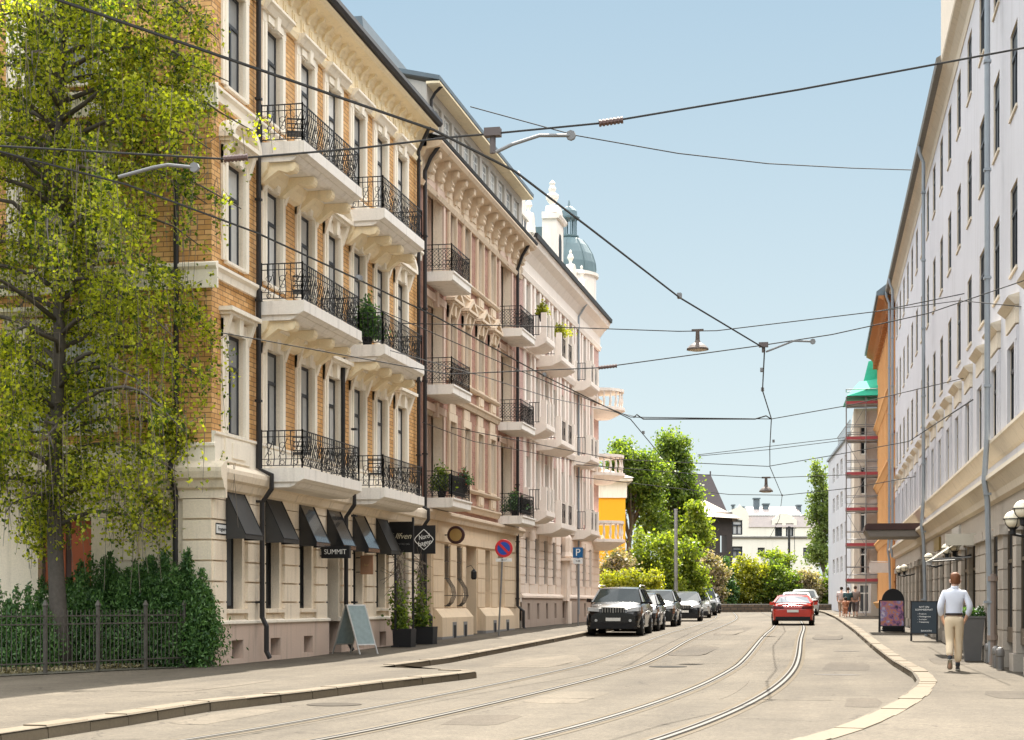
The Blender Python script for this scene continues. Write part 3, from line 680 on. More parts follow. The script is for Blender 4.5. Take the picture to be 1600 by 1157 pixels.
b.fp(FL, B0, B1, [(0, 14.05), (.1, 14.05), (.16, 14.18), (.06, 14.28), (.06, 14.9), (.16, 15.0), (.2, 15.12), (.62, 15.2), (.7, 15.3), (.7, 15.36), (0, 15.4)])
n = 13
for k in range(n):
    u = B0+.6+(B1-B0-1.2)*k/(n-1)
    b.fp(FL, u-.13, u+.13, [(.06, 14.38), (.14, 14.38), (.22, 14.6), (.36, 14.72), (.3, 14.85), (.5, 14.98), (.52, 15.15), (.06, 15.15)])
    b.tube([FL(u-.17, 14.62, .22), FL(u+.17, 14.62, .22)], .1, 8); b.tube([FL(u-.16, 15.02, .42), FL(u+.16, 15.02, .42)], .08, 8)
    if k < n-1: b.fb(FL, u+.3, u+.82, 14.45, 14.8, .06, .1)
b.build('cornice', BUFF, bB)
# ground floor B
b = MB()
PB = stone('buff_stone', (.74, .58, .40), (.28, .2, .14), amt=.4)
og = [(49.3, 50.1, .3, 3.1), (51.75, 52.3, 1.25, 3.3), (53.45, 54.0, 1.25, 3.3), (54.75, 56.35, .1, 3.35), (57.75, 58.6, 1.25, 3.3), (59.9, 60.75, 1.25, 3.3)]
b.fwall(FL, B0, B1, 0, 4.0, og, .5, 0, None, 0)
for (a, c) in ((B0, 49.2), (50.2, 51.6), (52.45, 53.3), (54.15, 54.65), (56.45, 57.6), (58.75, 59.75), (60.9, B1)):
    z = 1.25
    for zz in (1.25, 1.76, 2.27, 2.78): b.fb(FL, a, c, zz+.012, zz+.5, -.01, .035)
for (a, c) in ((50.3, 54.6), (56.5, 61.5)):
    b.fp(FL, a, c, [(0, .2), (.3, .2), (.3, .95), (.22, 1.05), (.1, 1.2), (0, 1.25)])
b.fb(FL, B0, B1, 3.36, 3.62, -.01, .05)
b.build('ground_floor_wall', PB, bB)
m = MB()
for u in (51.9, 53.4, 58, 60.2): m.fb(FL, u-.25, u+.25, .0, .8, .2, .312, 1); m.fb(FL, u-.15, u+.15, .28, .7, .25, .32, 0)
m.fb(FL, 50.28, 54.62, -.3, .35, .0, .306, 1); m.fb(FL, 56.48, 61.52, -.3, .45, 0, .306, 1)
m.build('cellar_windows', [BLACK, PLG], bB)
for (a, c, z0, z1) in og:
    m = MB(); m.fb(FL, a, c, z0, z1, -.5, -.44, 0); m.fb(FL, a+.07, c-.07, z0+(.07 if z0 > 1 else .9), z1-.07, -.44, -.43, 1)
    m.build('door' if z0 < 1 else 'window', [RFRAME if c-a < 1 else plain('grey_door', (.25, .22, .18), .6), GLP], bB)
for u in (52.02, 53.72):   # basket grilles
    m = MB()
    for k in range(5):
        uu = u-.26+.13*k
        m.tube([FL(uu, 3.25, .03), FL(uu, 2.2, .03), FL(uu, 1.9, .22), FL(uu, 1.65, .26), FL(uu, 1.42, .16), FL(uu, 1.3, .03)], .012, 4)
    for z, d in ((3.2, .03), (2.75, .03), (2.2, .03), (1.65, .27), (1.32, .04)): m.tube([FL(u-.27, z, 0), FL(u-.27, z, d), FL(u+.27, z, d), FL(u+.27, z, 0)], .014, 4)
    m.build('window_grille', IRON, bB)
m = MB(); m.tube([FL(54.65, 2.6, 0), FL(54.65, 2.68, .2), FL(54.65, 2.55, .3)], .012, 4); m.lathe(FL(54.65, 2.2, .3), [(.06, 0), (.1, .05), (.1, .26), (.03, .34), (.01, .36)], 8); m.build('wall_lantern', BLACK, bB)
def balconyB(u0, u1, zt, D=.9):
    m = MB(); m.fp(FL, u0, u1, [(0, zt-.3), (D-.06, zt-.3), (D, zt-.26), (D, zt-.08), (D+.04, zt-.05), (D+.04, zt), (0, zt)])
    o = m.build('balcony', CONC, bB)
    q = world_railing(FL, [(u0+.05, .02), (u0+.05, D-.05), (u1-.05, D-.05), (u1-.05, .02)][::-1], zt, .82, o, step=.2, scroll=False, belly=.14)
    # diagonal lattice
    for pa, pb_ in (((u0+.05, .02), (u0+.05, D-.05)), ((u0+.05, D-.05), (u1-.05, D-.05))):
        l = math.hypot(pb_[0]-pa[0], pb_[1]-pa[1]); n = max(2, round(l/.12)); z0, z1 = zt+.1, zt+.68; rows = 5
        for k in range(-rows, n):
            for sgn in (0, 1):
                P_ = []
                for j in range(rows+1):
                    t = (k+j)/n
                    if 0 <= t <= 1: tt = 1-t if sgn else t; P_.append(FL(pa[0]+(pb_[0]-pa[0])*tt, z0+(z1-z0)*j/rows, pa[1]+(pb_[1]-pa[1])*tt))
                if len(P_) > 1: q.tube([P_[0], P_[-1]], .008, 3)
    q.build('railing', IRON, o)
for z in lev: balconyB(49.2, 51.65, z+.02); balconyB(59.9, 62.45, z+.02)
# attic B
b = MB()
b.fp(FL, B0-.0, B1, [(.58, 15.38), (.72, 15.38), (.75, 15.47), (.66, 15.5), (.5, 15.48)], 0); b.build('gutter', DPIPE, bB)
ATT = stone('attic_render', (.46, .42, .37), amt=.2)
az0, az1 = 15.88, 16.78
b = MB()
aw = [(B0+.8+k*1.36, B0+1.85+k*1.36) for k in range(10)]
FAt = Fac((LXW+.22, 0), (0, 1), (1, 0))
b.fwall(FAt, B0, B1-.6, 15.4, 17.12, [(a, c, az0, az1) for a, c in aw], .15, 0)
b.add([(LXW+.22, B0, 15.2), (LXW+.22, B0, 17.12), (LXW-6, B0, 18.8), (LXW-6, B0, 15.2)], [(0, 1, 2, 3)])
b.add([(LXW+.22, B1-.6, 15.2), (LXW+.22, B1-.6, 17.12), (LXW-6, B1-.6, 18.8), (LXW-6, B1-.6, 15.2)], [(0, 1, 2, 3)])
b.build('attic_wall', ATT, bB)
pa_ = win_proto('window', 1.05, az1-az0, WFRAME, GLA, 'bars', sill=False)
wins(pa_, FAt, [((a+c)/2, az0) for a, c in aw], bB)
b = MB()
b.add([FL(B0, 15.5, .62), FL(B1, 15.5, .62), FL(B1, 15.62, .2), FL(B0, 15.62, .2)], [(0, 1, 2, 3)])
x0 = LXW+.66; x1 = LXW-6.5
b.hexa([(x0, B0-.15, 17.14), (x0, B1-.45, 17.14), (x1, B1-.45, 18.8), (x1, B0-.15, 18.8), (x0, B0-.15, 17.27), (x0, B1-.45, 17.27), (x1, B1-.45, 18.95), (x1, B0-.15, 18.95)])
b.hexa([(LXW-2.5, B0+3.5, 17.5), (LXW-2.5, B1-.6, 17.5), (LXW-6, B1-.6, 17.5), (LXW-6, B0+3.5, 17.5), (LXW-2.9, B0+3.6, 20.6), (LXW-2.9, B1-.7, 20.6), (LXW-6, B1-.7, 20.6), (LXW-6, B0+3.6, 20.6)])
b.build('roof', SLATE, bB)
b = MB(); b.box(LXW+.225, x0-.02, B0-.1, B1-.5, 17.06, 17.13); b.build('soffit', SOFFIT, bB)
pipe(FL, 62.95, [(.6, 15.3), (.3, 14.8), (.12, 14.3), (.12, 1.3), (.35, 1.1), (.35, .5), (.45, .35)], .06, DPIPE, bB)
pipe(FL, 48.85, [(.6, 15.3), (.3, 14.9), (.12, 14.5), (.12, 1.2), (.3, 1.0), (.3, .3)], .06, DPIPE, bB)
pipe(FL, 49.0, [(.62, 17.1), (.4, 16.9), (.28, 16.7), (.28, 15.6)], .045, DPIPE, bB, clips=False)

# ================================================================== BUILDING C: pale stone with dome
C0, C1 = 63.95, 84.4
bC = thing('apartment_building', 'pale rose apartment building with a small domed tower at its far corner', 'building', (LXW, C0, .3))
levc = [4.9, 8.35, 11.8]
CX = [65.4+2.02*k for k in range(9)]
b = MB()
b.fwall(FL, C0, C1, 4.5, 15.4, [(u-.42, u+.42, z+.3, z+2.4) for u in CX for z in levc], .3, 0, 1)
b.add([(LXW, C1, -.2), (LXW, C1, 15.8), (LXW-12, C1, 15.8), (LXW-12, C1, -.2)], [(0, 1, 2, 3)], 1)
b.build('upper_wall', [CPINK, CWHITE], bC)
b = MB()
for u in CX:
    b.fb(FL, u-.80, u-.43, 4.6, 14.4, -.01, .07); b.fb(FL, u+.43, u+.80, 4.6, 14.4, -.01, .07)
for z in levc:
    b.fp(FL, C0, C1, [(0, z-.35), (.12, z-.35), (.2, z-.15), (.2, z-.05), (.07, z), (0, z)])
b.fp(FL, C0, C1, [(0, 14.3), (.1, 14.3), (.16, 14.5), (.08, 14.6), (.08, 15.0), (.3, 15.3), (.55, 15.5), (.62, 15.7), (.62, 15.78), (0, 15.8)])
b.build('pilasters_and_cornice', CWHITE, bC)
b = MB()
g0 = 1.75
b.fwall(FL, C0, C1, g0, 4.5, [(u-.4, u+.4, 2.2, 4.05) for u in CX], .35, 0)
ed = [C0]+[x for u in CX for x in (u-.42, u+.42)]+[C1]
for i in range(0, len(ed), 2): quoins(b, FL, ed[i], ed[i+1], g0+.05, 4.3, .36, .03, .04)
b.fp(FL, C0, C1, [(0, 1.62), (.14, 1.62), (.14, 1.7), (.05, 1.8), (0, 1.8)])
b.build('ground_floor_wall', PINKST, bC)
b = MB(); b.fwall(FL, C0, C1, -.2, 1.62, [(u-.25, u+.25, .75, 1.4) for u in CX], .3, 0, None, .08); b.build('plinth', RUST, bC)
pc = win_proto('window', .84, 2.1, FRAME, GLP, 'tee', sill=False); wins(pc, FL, [(u, z+.3) for u in CX for z in levc], bC)
pc = win_proto('window', .8, 1.85, FRAME, GLJ, 'tee', sill=False); wins(pc, FL, [(u, 2.2) for u in CX], bC)
b = MB(); b.fb(FL, C0, C1, .7, 1.45, -.3, -.2); b.build('cellar_glass', BLACK, bC)
# balconies with white piers
def balconyC(u0, u1, z, D=.95):
    m = MB(); m.fp(FL, u0, u1, [(0, z-.45), (D*.6, z-.42), (D-.05, z-.25), (D, z-.18), (D, z), (0, z)])
    for u in (u0+.17, (u0+u1)/2, u1-.17): m.fb(FL, u-.10, u+.10, z, z+.95, D-.24, D-.02)
    m.fb(FL, u0+.02, u0+.26, z, z+.95, .02, .22)
    o = m.build('balcony', CWHITE, bC)
    q = MB()
    for (a, c) in ((u0+.28, (u0+u1)/2-.1), ((u0+u1)/2+.1, u1-.28)):
        for zz in (.08, .85): q.tube([FL(a, z+zz, D-.15), FL(c, z+zz, D-.15)], .02, 4)
        n = max(3, round((c-a)/.13))
        for k in range(n+1):
            uu = a+(c-a)*k/n; q.tube([FL(uu, z+.08, D-.12), FL(uu, z+.85, D-.12)], .009, 4)
        for k in range(3):
            cx = a+(c-a)*(k+.5)/3; q.tube([FL(cx+.07*math.cos(t), z+.45+.16*math.sin(t), D-.12) for t in [i*math.pi/4 for i in range(8)]], .011, 4, closed=True)
    for zz in (.08, .85): q.tube([FL(u0+.1, z+zz, .2), FL(u0+.1, z+zz, D-.3)], .018, 4)
    for k in range(4): q.tube([FL(u0+.1, z+.08, .25+.12*k), FL(u0+.1, z+.85, .25+.12*k)], .014, 4)
    q.build('railing', IRON, o)
for z in (4.95, 8.4, 11.85):
    balconyC(64.6, 66.5, z+.1); balconyC(67.4, 70.9, z-.25, 1.05); balconyC(76.2, 78.8, z-.15, .9)
# far corner round balconies with balustrade
for z in (4.62, 7.95, 11.25):
    m = MB(); cx, cy = LXW+.25, 83.4; n = 20
    m.lathe((cx, cy, 0), [(.5, z-.55), (.9, z-.35), (1.15, z-.2), (1.25, z-.15), (1.25, z), (1.1, z)], n)
    m.lathe((cx, cy, 0), [(1.0, z+.78), (1.2, z+.78), (1.2, z+.92), (1.0, z+.92)], n)
    for k in range(n):
        a = 2*math.pi*k/n; m.lathe((cx+1.1*math.cos(a), cy+1.1*math.sin(a), z), [(.05, 0), (.03, .1), (.07, .3), (.03, .6), (.06, .78)], 6)
    m.build('balcony', CWHITE, bC)
# roof, dormers, dome
b = MB()
b.hexa([(LXW+.5, C0, 15.75), (LXW+.5, C1, 15.75), (LXW-8, C1, 15.75), (LXW-8, C0, 15.75), (LXW-1.3, C0+.4, 17.4), (LXW-1.3, C1-.5, 17.4), (LXW-7, C1-.5, 17.4), (LXW-7, C0+.4, 17.4)])
b.build('roof', COPPER, bC)
b = MB(); b.fp(FL, C0, C1, [(.55, 15.72), (.7, 15.72), (.72, 15.9), (.6, 15.9)]); b.build('gutter', DPIPE, bC)
def gable(u, wd, h, z0, scroll=True, d=.1, glassy=True):
    m = MB(); n = 8
    pts = [(u-wd/2, z0), (u+wd/2, z0), (u+wd/2, z0+h*.5), (u+wd*.42, z0+h*.55), (u+wd*.36, z0+h*.75)]+[(u+wd*.3*math.cos(math.pi*k/n), z0+h*.78+h*.22*math.sin(math.pi*k/n)) for k in range(n+1)]+[(u-wd*.36, z0+h*.75), (u-wd*.42, z0+h*.55), (u-wd/2, z0+h*.5)]
    m.fpoly(FL, pts, d-.35, d, 0)
    m.fb(FL, u-wd*.52, u+wd*.52, z0+h*.5, z0+h*.55, d-.05, d+.1, 0)
    m.lathe(FL(u, z0+h, d-.2), [(.1, 0), (.05, .1), (.16, .3), (.12, .42), (.05, .5), (.07, .6), (0.01, .7)], 8, 0)
    if glassy:
        for s_ in (-1, 1): m.fpoly(FL, [(u+s_*wd*.2-.16, z0+.2), (u+s_*wd*.2+.16, z0+.2), (u+s_*wd*.2+.16, z0+h*.45), (u+s_*wd*.2, z0+h*.5), (u+s_*wd*.2-.16, z0+h*.45)], d+.002, d+.012, 1)
    m.build('gable_dormer', [CWHITE, GLJ], bC)
gable(65.2, 1.5, 2.4, 15.6, d=-.1); gable(67.3, 1.2, 1.9, 15.6, d=-.1, glassy=False)
m = MB(); m.fb(FL, 71.9, 73.6, 15.6, 18.3, -.6, .05, 0); m.fp(FL, 71.8, 73.7, [(-.6, 18.3), (.15, 18.3), (.22, 18.42), (.22, 18.5), (-.6, 18.6)], 0); m.fb(FL, 72.1, 73.4, 15.6, 18.0, -3.0, -.6, 2)
m.fpoly(FL, [(72.45, 16.2), (73.05, 16.2), (73.05, 17.5), (72.9, 17.75), (72.6, 17.75), (72.45, 17.5)], .052, .07, 1)
m.fpoly(FL, [(72.0, 18.6)]+[(72.75+.7*math.cos(math.pi*(1-k/8)), 18.6+.45*math.sin(math.pi*k/8)) for k in range(9)], -.5, .05, 0)
m.lathe(FL(72.75, 19.0, -.3), [(.2, 0), (.1, .1), (.28, .35), (.3, .5), (.12, .65), (.18, .8), (.1, .95), (.14, 1.05), (.02, 1.2)], 10, 0)
m.build('tower_dormer', [CWHITE, GLJ, COPPER], bC)
gable(77.0, 1.6, 1.7, 15.6, d=.0); gable(80.2, 1.2, 1.6, 15.6, d=0, glassy=False)
cx, cy = LXW-1.35, 82.6
m = MB(); m.lathe((cx, cy, 0), [(1.5, 15.5), (1.5, 17.7), (1.62, 17.75), (1.62, 17.9), (1.45, 17.95)], 20); m.build('tower', CWHITE, bC)
cx += .12; m = MB(); m.lathe((cx, cy, 17.95), [(1.38, 0), (1.38, .1), (1.34, .5), (1.2, .95), (.95, 1.4), (.7, 1.7), (.45, 1.8), (.5, 1.86), (.5, 1.92), (.4, 1.95)], 20, 0)
for k in range(8):
    a = math.pi*2*k/8; m.tube([(cx+r*math.cos(a), cy+r*math.sin(a), 17.95+h) for r, h in [(1.38, .1), (1.34, .5), (1.2, .95), (.95, 1.4), (.7, 1.7)]], .03, 4, 0)
m.build('dome', COPPER, bC, smooth=False)
m = MB()
for k in range(8):
    a = math.pi*2*(k+.5)/8; m.tube([(cx+.36*math.cos(a), cy+.36*math.sin(a), 19.9), (cx+.36*math.cos(a), cy+.36*math.sin(a), 20.75)], .05, 5)
m.lathe((cx, cy, 20.72), [(.52, 0), (.55, .08), (.42, .12), (.40, .4), (.25, .58), (.08, .66), (.03, .95)], 12)
m.build('lantern', plain('lantern_copper', (.14, .2, .22), .5), bC)
pipe(FL, 77.4, [(.5, 15.5), (.12, 14.9), (.12, .9)], .05, ZINC, bC, clips=False)
m = MB(); m.fb(FL, 73.2, 73.9, 1.5, 3.4, 0, .3); m.lathe(FL(73.55, 3.4, .2), [(.2, 0), (.3, .1), (.22, .3), (.25, .9), (.15, 1.1)], 8); m.fb(FL, 73.0, 74.1, 3.3, 3.42, 0, .5)
m.lathe(FL(73.55, .0, .3), [(.14, .2), (.14, 1.5)], 8); m.build('oriel_column', PINKST, bC)

# ================================================================== BUILDING J: long grey building on the right
J0, J1 = 24.0, 81.6
bJ = thing('apartment_building', 'long plain grey rendered building with sand coloured window heads above a row of stone piers', 'building', (FR(J0, 0)[0], FR(J0, 0)[1], 0))
JX = [26.95+3.12*k for k in range(18)]
rows = [(4.85, 1.5), (7.78, 1.65), (10.82, 1.62), (13.88, 1.55)]
b = MB()
b.fwall(FR, J0, J1, 4.0, 15.95, [(u-.575, u+.575, z, z+h) for u in JX for z, h in rows], .28, 0, 1)
b.build('upper_wall', [GREYW, TRIMJ], bJ)
p = win_proto('window', 1.15, 1.5, FRAME, GLJ, 'tee', True, GREYW, sw=.25, sd=.04, sill=False, REC=.015)
# hoods with a shallow gable, added to the surround of the first-floor windows
hd = MB()
hd.box(-.80, .80, -.07, .0, 1.80, 2.14)
hd.hexa([(-.84, 0, 2.142), (.84, 0, 2.142), (.84, -.08, 2.142), (-.84, -.08, 2.142), (-.88, 0, 2.27), (.88, 0, 2.27), (.88, -.22, 2.27), (-.88, -.22, 2.27)])
hd.hexa([(-.88, 0, 2.272), (.88, 0, 2.272), (.88, -.22, 2.272), (-.88, -.22, 2.272), (-.88, 0, 2.36), (.88, 0, 2.36), (.88, -.20, 2.30), (-.88, -.20, 2.30)])
hd.build('window_head', TRIMJ, p, local=True)
wins(p, FR, [(u, rows[0][0]) for u in JX], bJ)
for (z, h) in rows[1:]:
    p = win_proto('window', 1.15, h, FRAME, GLJ, 'tee', smat=TRIMJ, REC=.035, SD=.035); wins(p, FR, [(u, z) for u in JX], bJ)
b = MB()
b.fp(FR, J0, J1, [(0, 4.35), (.06, 4.4), (.2, 4.62), (.24, 4.66), (.24, 4.72), (0, 4.78)])
b.fp(FR, J0, J1, [(0, 3.5), (.1, 3.55), (.14, 3.68), (.28, 3.86), (.34, 3.9), (.34, 3.98), (0, 4.02)])
b.fp(FR, 20, J1, [(0, 15.75), (.02, 15.75), (.06, 15.95), (.2, 16.15), (.34, 16.25), (.34, 16.3), (0, 16.3)])
b.build('cornice', TRIMJ, bJ)
b = MB(); b.fp(FR, 47.2, J1, [(.33, 16.22), (.46, 16.22), (.48, 16.4), (.3, 16.5), (0, 17.0), (-.5, 17.3), (-6, 19), (-6, 16.2)])
b.build('roof', plain('tile_roof', (.16, .15, .13), .8, var=.35, scale=8), bJ)
b = MB(); b.fwall(Fac((FR(0, 0, .36)[0], FR(0, 0, .36)[1]), RD, RN), 20, 47.1, 16.3, 24, [], 0, 0)
b.add([FR(47.1, 16.3, .36), FR(47.1, 24, .36), FR(47.1, 24, -6), FR(47.1, 16.3, -6)], [(0, 1, 2, 3)])
b.build('attic_wall', stone('attic_sand', (.62, .54, .44), amt=.2), bJ)
# ground floor with piers
b = MB()
b.fwall(FR, J0, J1, 2.98, 3.52, [], 0, 0); b.fb(FR, J0, J1, .0, 3.2, -.75, -.62, 1)
piers = []
u = 25.4
k = 0
while u < J1-.5:
    wd = 1.0 if k % 2 == 0 else .55
    if not (58.4 < u < 61.6): piers.append((u, wd))
    u += 2.45; k += 1
piers += [(58.3, .5), (61.8, .5), (38.9, 1.3)]
for (u, wd) in piers:
    g = gz(u)
    n = 6; z0, z1 = g+.45, 2.9
    for q in range(n): b.fb(FR, u-wd/2, u+wd/2, z0+(z1-z0)*q/n+.012, z0+(z1-z0)*(q+1)/n-.012, -.6, .04, 0)
    b.fb(FR, u-wd/2+.03, u+wd/2-.03, z0, z1, -.6, .02, 0)
    b.fb(FR, u-wd/2-.07, u+wd/2+.07, -.1, z0, -.6, .10, 0)
    b.fb(FR, u-wd/2-.06, u+wd/2+.06, 2.78, 2.98, -.6, .12, 0)
b.build('ground_floor_piers', [PIERJ, BLACK], bJ)
pu = sorted(piers)
for (a, wa), (c, wc) in zip(pu, pu[1:]):
    a1, c1 = a+wa/2, c-wc/2
    if c1-a1 < .3: continue
    m = MB(); z0 = gz(a)+.13+(.5 if not 58 < a < 62 else 0)
    for x in (a1+.03, c1-.03, (a1+c1)/2): m.fb(FR, x-.03, x+.03, z0, 2.97, -.11, -.05, 0)
    m.fb(FR, a1, c1, z0, z0+.3, -.11, -.04, 0); m.fb(FR, a1, c1, 2.2, 2.27, -.11, -.05, 0)
    o = m.build('shop_window', [plain('bronze_frame', (.10, .075, .05), .4, .3)], bJ)
    m = MB(); m.add([FR(a1, z0, -.085), FR(c1, z0, -.085), FR(c1, 2.97, -.085), FR(a1, 2.97, -.085)], [(0, 1, 2, 3)]); m.build('pane', GLJ, o)
for u, lo in ((35.15, .2), (55.6, .3), (77.9, 3.9), (81.3, .4)):
    pipe(FR, u, [(.44, 16.25), (.42, 16.0), (.30, 15.7), (.30, 4.85), (.36, 3.9), (.30, 3.5)]+([(.22, lo)] if lo < 3 else []), .06, ZINC, bJ)
m = MB(); m.tube([FR(35.15, 2.0, .2), FR(35.15, .15, .2)], .075, 10); 
for z in (1.95, .75): m.tube([FR(35.15, z, .2), FR(35.15, z-.1, .2)], .11, 10)
m.build('pipe_shoe', BPIPE, bJ)
# open casement near the top
m = MB(); uo = JX[3]; x = FR(uo-.45, 13.9, .0); m.hexa([FR(uo-.45, 13.95, .0), FR(uo-.42, 13.95, .0), FR(uo-.47, 13.95, .5), FR(uo-.50, 13.95, .5), FR(uo-.45, 15.4, .0), FR(uo-.42, 15.4, .0), FR(uo-.47, 15.4, .5), FR(uo-.5, 15.4, .5)])
m.build('open_casement', FRAME, bJ)
# canopy
m = MB(); u0, u1 = 59.3, 62.3; D = 2.05
m.fp(FR, u0, u1, [(0, 4.18), (D-.1, 4.18), (D, 4.12), (D, 3.96), (0, 3.96)], 0)
m.fp(FR, u0+.05, u1-.05, [(0, 3.955), (D-.02, 3.955), (D-.16, 3.72), (0, 3.72)], 1)
m.build('canopy', [plain('canopy_brown', (.045, .016, .013), .6), plain('canopy_soffit', (.16, .14, .12), .6)], bJ)
# little shop awning on a frame and signs
m = MB()
m.add([FR(41.0, 3.05, .12), FR(43.4, 3.05, .12), FR(43.4, 2.45, 1.0), FR(41.0, 2.45, 1.0)], [(0, 1, 2, 3)], 0)
m.add([FR(41.0, 2.45, 1.0), FR(43.4, 2.45, 1.0), FR(43.4, 2.3, 1.0), FR(42.6, 2.34, 1.02), FR(41.9, 2.27, 1.0), FR(41.0, 2.33, 1.0)], [(0, 1, 2, 3, 4, 5)], 1)
m.tube([FR(41.0, 2.45, 1.0), FR(41.0, 2.5, .1)], .02, 5, 2); m.tube([FR(43.4, 2.45, 1.0), FR(43.4, 2.5, .1)], .02, 5, 2)
m.build('awning', [plain('striped_canvas', (.22, .20, .15), .8), AWN, GALV], bJ)
m = MB(); m.fb(FR, 40.1, 40.25, 2.75, 3.02, .06, .75, 0); m.build('box_sign', plain('old_sign', (.50, .46, .38), .6), bJ)
m = MB(); m.fb(FR, 52.0, 54.2, 3.02, 3.42, .0, .07, 0); m.build('fascia_sign', plain('bronze_sign', (.22, .15, .05), .4, .4), bJ)
m = MB(); m.fb(FR, 45.0, 47.3, 3.02, 3.44, 0, .06, 0); m.build('fascia_sign', plain('pale_sign', (.5, .48, .44), .6), bJ)
def globe(label, u, z, off, r=.135, base=True, col=None):
    x, y, zz = FR(u, z, off)
    t = thing('globe_lamp', label, 'wall lamp', FR(u, z, 0), group=None)
    m = MB(); m.lathe((x, y, z), [(r*math.sin(math.pi*k/10)+.001, -r*math.cos(math.pi*k/10)) for k in range(11)], 16)
    o = m.build('globe', plain('opal_glass', (.85, .78, .62), .25, var=.03), t, smooth=True)
    m = MB(); 
    for a in range(4):
        an = a*math.pi/2+.4; m.tube([(x+(r+.008)*math.cos(an)*math.cos(e), y+(r+.008)*math.sin(an)*math.cos(e), z+(r+.008)*math.sin(e)) for e in (-1.5, -1.0, -.5, 0.05)], .008, 4)
    m.tube([(x+(r+.01)*math.cos(q*.4), y+(r+.01)*math.sin(q*.4), z+.01) for q in range(16)], .010, 4, closed=True)
    m.lathe((x, y, z-r-.12), [(.03, 0), (.05, .02), (.05, .1), (.09, .13)], 8)
    m.tube([(x, y, z-r-.1), FR(u, z-r-.14, off*.5), FR(u, z-r-.08, 0.02)], .025, 6)
    m.build('bracket', BLACK, t)
globe('large white globe lamp beside the drainpipe nearest the camera on the grey building', 29.6, 2.83, .42, .15)
globe('white globe lamp cut by the right edge of the photo', 28.2, 2.93, .42, .15)
globe('left globe of the pair next to the small canvas awning', 44.2, 2.80, .42)
globe('right globe of the pair next to the small canvas awning', 41.8, 2.79, .42)
globe('single globe lamp on the tall bronze post right of the canopy', 51.2, 2.76, .42)
globe('farther globe of the distant pair below the canopy', 69.3, 2.77, .42)
globe('nearer globe of the distant pair below the canopy', 65.2, 2.74, .42)

# ================================================================== BUILDING I: orange ribbed facade
I0, I1 = 81.7, 101.5
bI = thing('apartment_building', 'orange facade with tall ribbed pilasters and sloping cornices beyond the grey building', 'building', (FR(I0, 0)[0], FR(I0, 0)[1], .4))
b = MB()
IX = [I0+1.1+1.75*k for k in range(11)]
rz = [(1.8, 3.6), (5.6, 7.6), (8.9, 11.0), (12.3, 14.2)]
b.fwall(FR, I0, I1, -.2, 16.2, [(u-.42, u+.42, a, c) for u in IX for a, c in rz], .3, 0, 0)
b.add([FR(I1, 0), FR(I1, 16.2), FR(I1, 16.2, -10), FR(I1, 0, -10)], [(0, 1, 2, 3)])
b.add([FR(I0, 15.5, .4), FR(I0, 16.4, .6), FR(I0, 16.4, -10), FR(I0, 15.5, -10)], [(0, 1, 2, 3)])
for u in IX: 
    for s_ in (-.62, .62): b.fb(FR, u+s_-.13, u+s_+.13, 1.2, 15.2, -.01, .16, 1)
for z in (1.2, 4.6, 8.0, 11.5): b.fp(FR, I0, I1, [(0, z-.1), (.17, z-.1), (.32, z+.15), (.38, z+.2), (.38, z+.28), (0, z+.34)], 1)
for z in (2.4, 3.0, 6.3, 6.9, 9.6, 10.2): b.fp(FR, I0, I1, [(0, z), (.06, z), (.06, z+.08), (0, z+.08)])
b.fp(FR, I0, I1, [(0, 15.2), (.14, 15.2), (.2, 15.5), (.5, 15.9), (.78, 16.05), (.78, 16.2), (0, 16.25)])
n = 30
for k in range(n): u = I0+.3+k*(I1-I0-.6)/(n-1); b.fb(FR, u-.1, u+.1, 15.3, 15.85, .14, .4)
b.build('facade', [BRO, stone('ochre_pilaster', (.72, .40, .17), (.25, .12, .05), amt=.3)], bI)
pi_ = win_proto('window', .84, 2.0, plain('brown_frame', (.16, .07, .03), .6), GLJ, 'tee', sill=False, REC=.03); wins(pi_, FR, [(u, a) for u in IX for a, c in rz], bI)
b = MB(); b.fp(FR, I0, I1, [(.76, 16.15), (.88, 16.15), (.88, 16.35), (0, 17), (-4, 19), (-4, 16.3)]); b.build('roof', SLATE, bI)
m = MB(); x, y, z = FR(83.6, 3.05, 0); m.fb(FR, 83.6, 83.68, 2.9, 3.4, .15, 1.15, 0); m.tube([FR(83.64, 3.45, 0), FR(83.64, 3.45, 1.1)], .02, 5)
o = m.build('hanging_sign', [plain('worn_white_sign', (.6, .57, .52), .6)]); tag(o, 'pale rectangular sign hanging off the orange facade', 'sign')

# ================================================================== scaffolded building + scaffold
HX0, HX1, HY = -.35, 1.55, 101.8
bH = thing('apartment_building', 'building under repair behind scaffolding, wrapped in green netting at its roof', 'building', (1.5, 103, .55))
b = MB(); HW = stone('patched_render', (.62, .56, .48), (.35, .22, .15), .5)
FH = Fac((-.1, 102.9), (1, 0), (0, -1))
b.fwall(FH, 0, 6, 0, 13.2, [(.35+k*1.2, .95+k*1.2, z, z+1.7) for k in range(2) for z in (3.2, 5.6, 8.0, 10.4)]+[(.2, 1.0, .8, 2.6)], .3, 0)
FH2 = Fac((-.1, 102.9), (-.02, 1), (-1, -.02))
b.fwall(FH2, 0, 12, 0, 13.2, [(1+k*1.7, 1.7+k*1.7, z, z+1.7) for k in range(6) for z in (3.2, 5.6, 8.0, 10.4)], .3, 0)
b.build('wall', HW, bH)
ph = win_proto('window', .6, 1.7, WFRAME, GLJ, 'cross', sill=False); wins(ph, FH, [(.65+k*1.2, z) for k in range(2) for z in (3.2, 5.6, 8.0, 10.4)]+[(.6, .85)], bH)
m = MB(); NET = plain('green_netting', (.03, .42, .27), .8, var=.2)
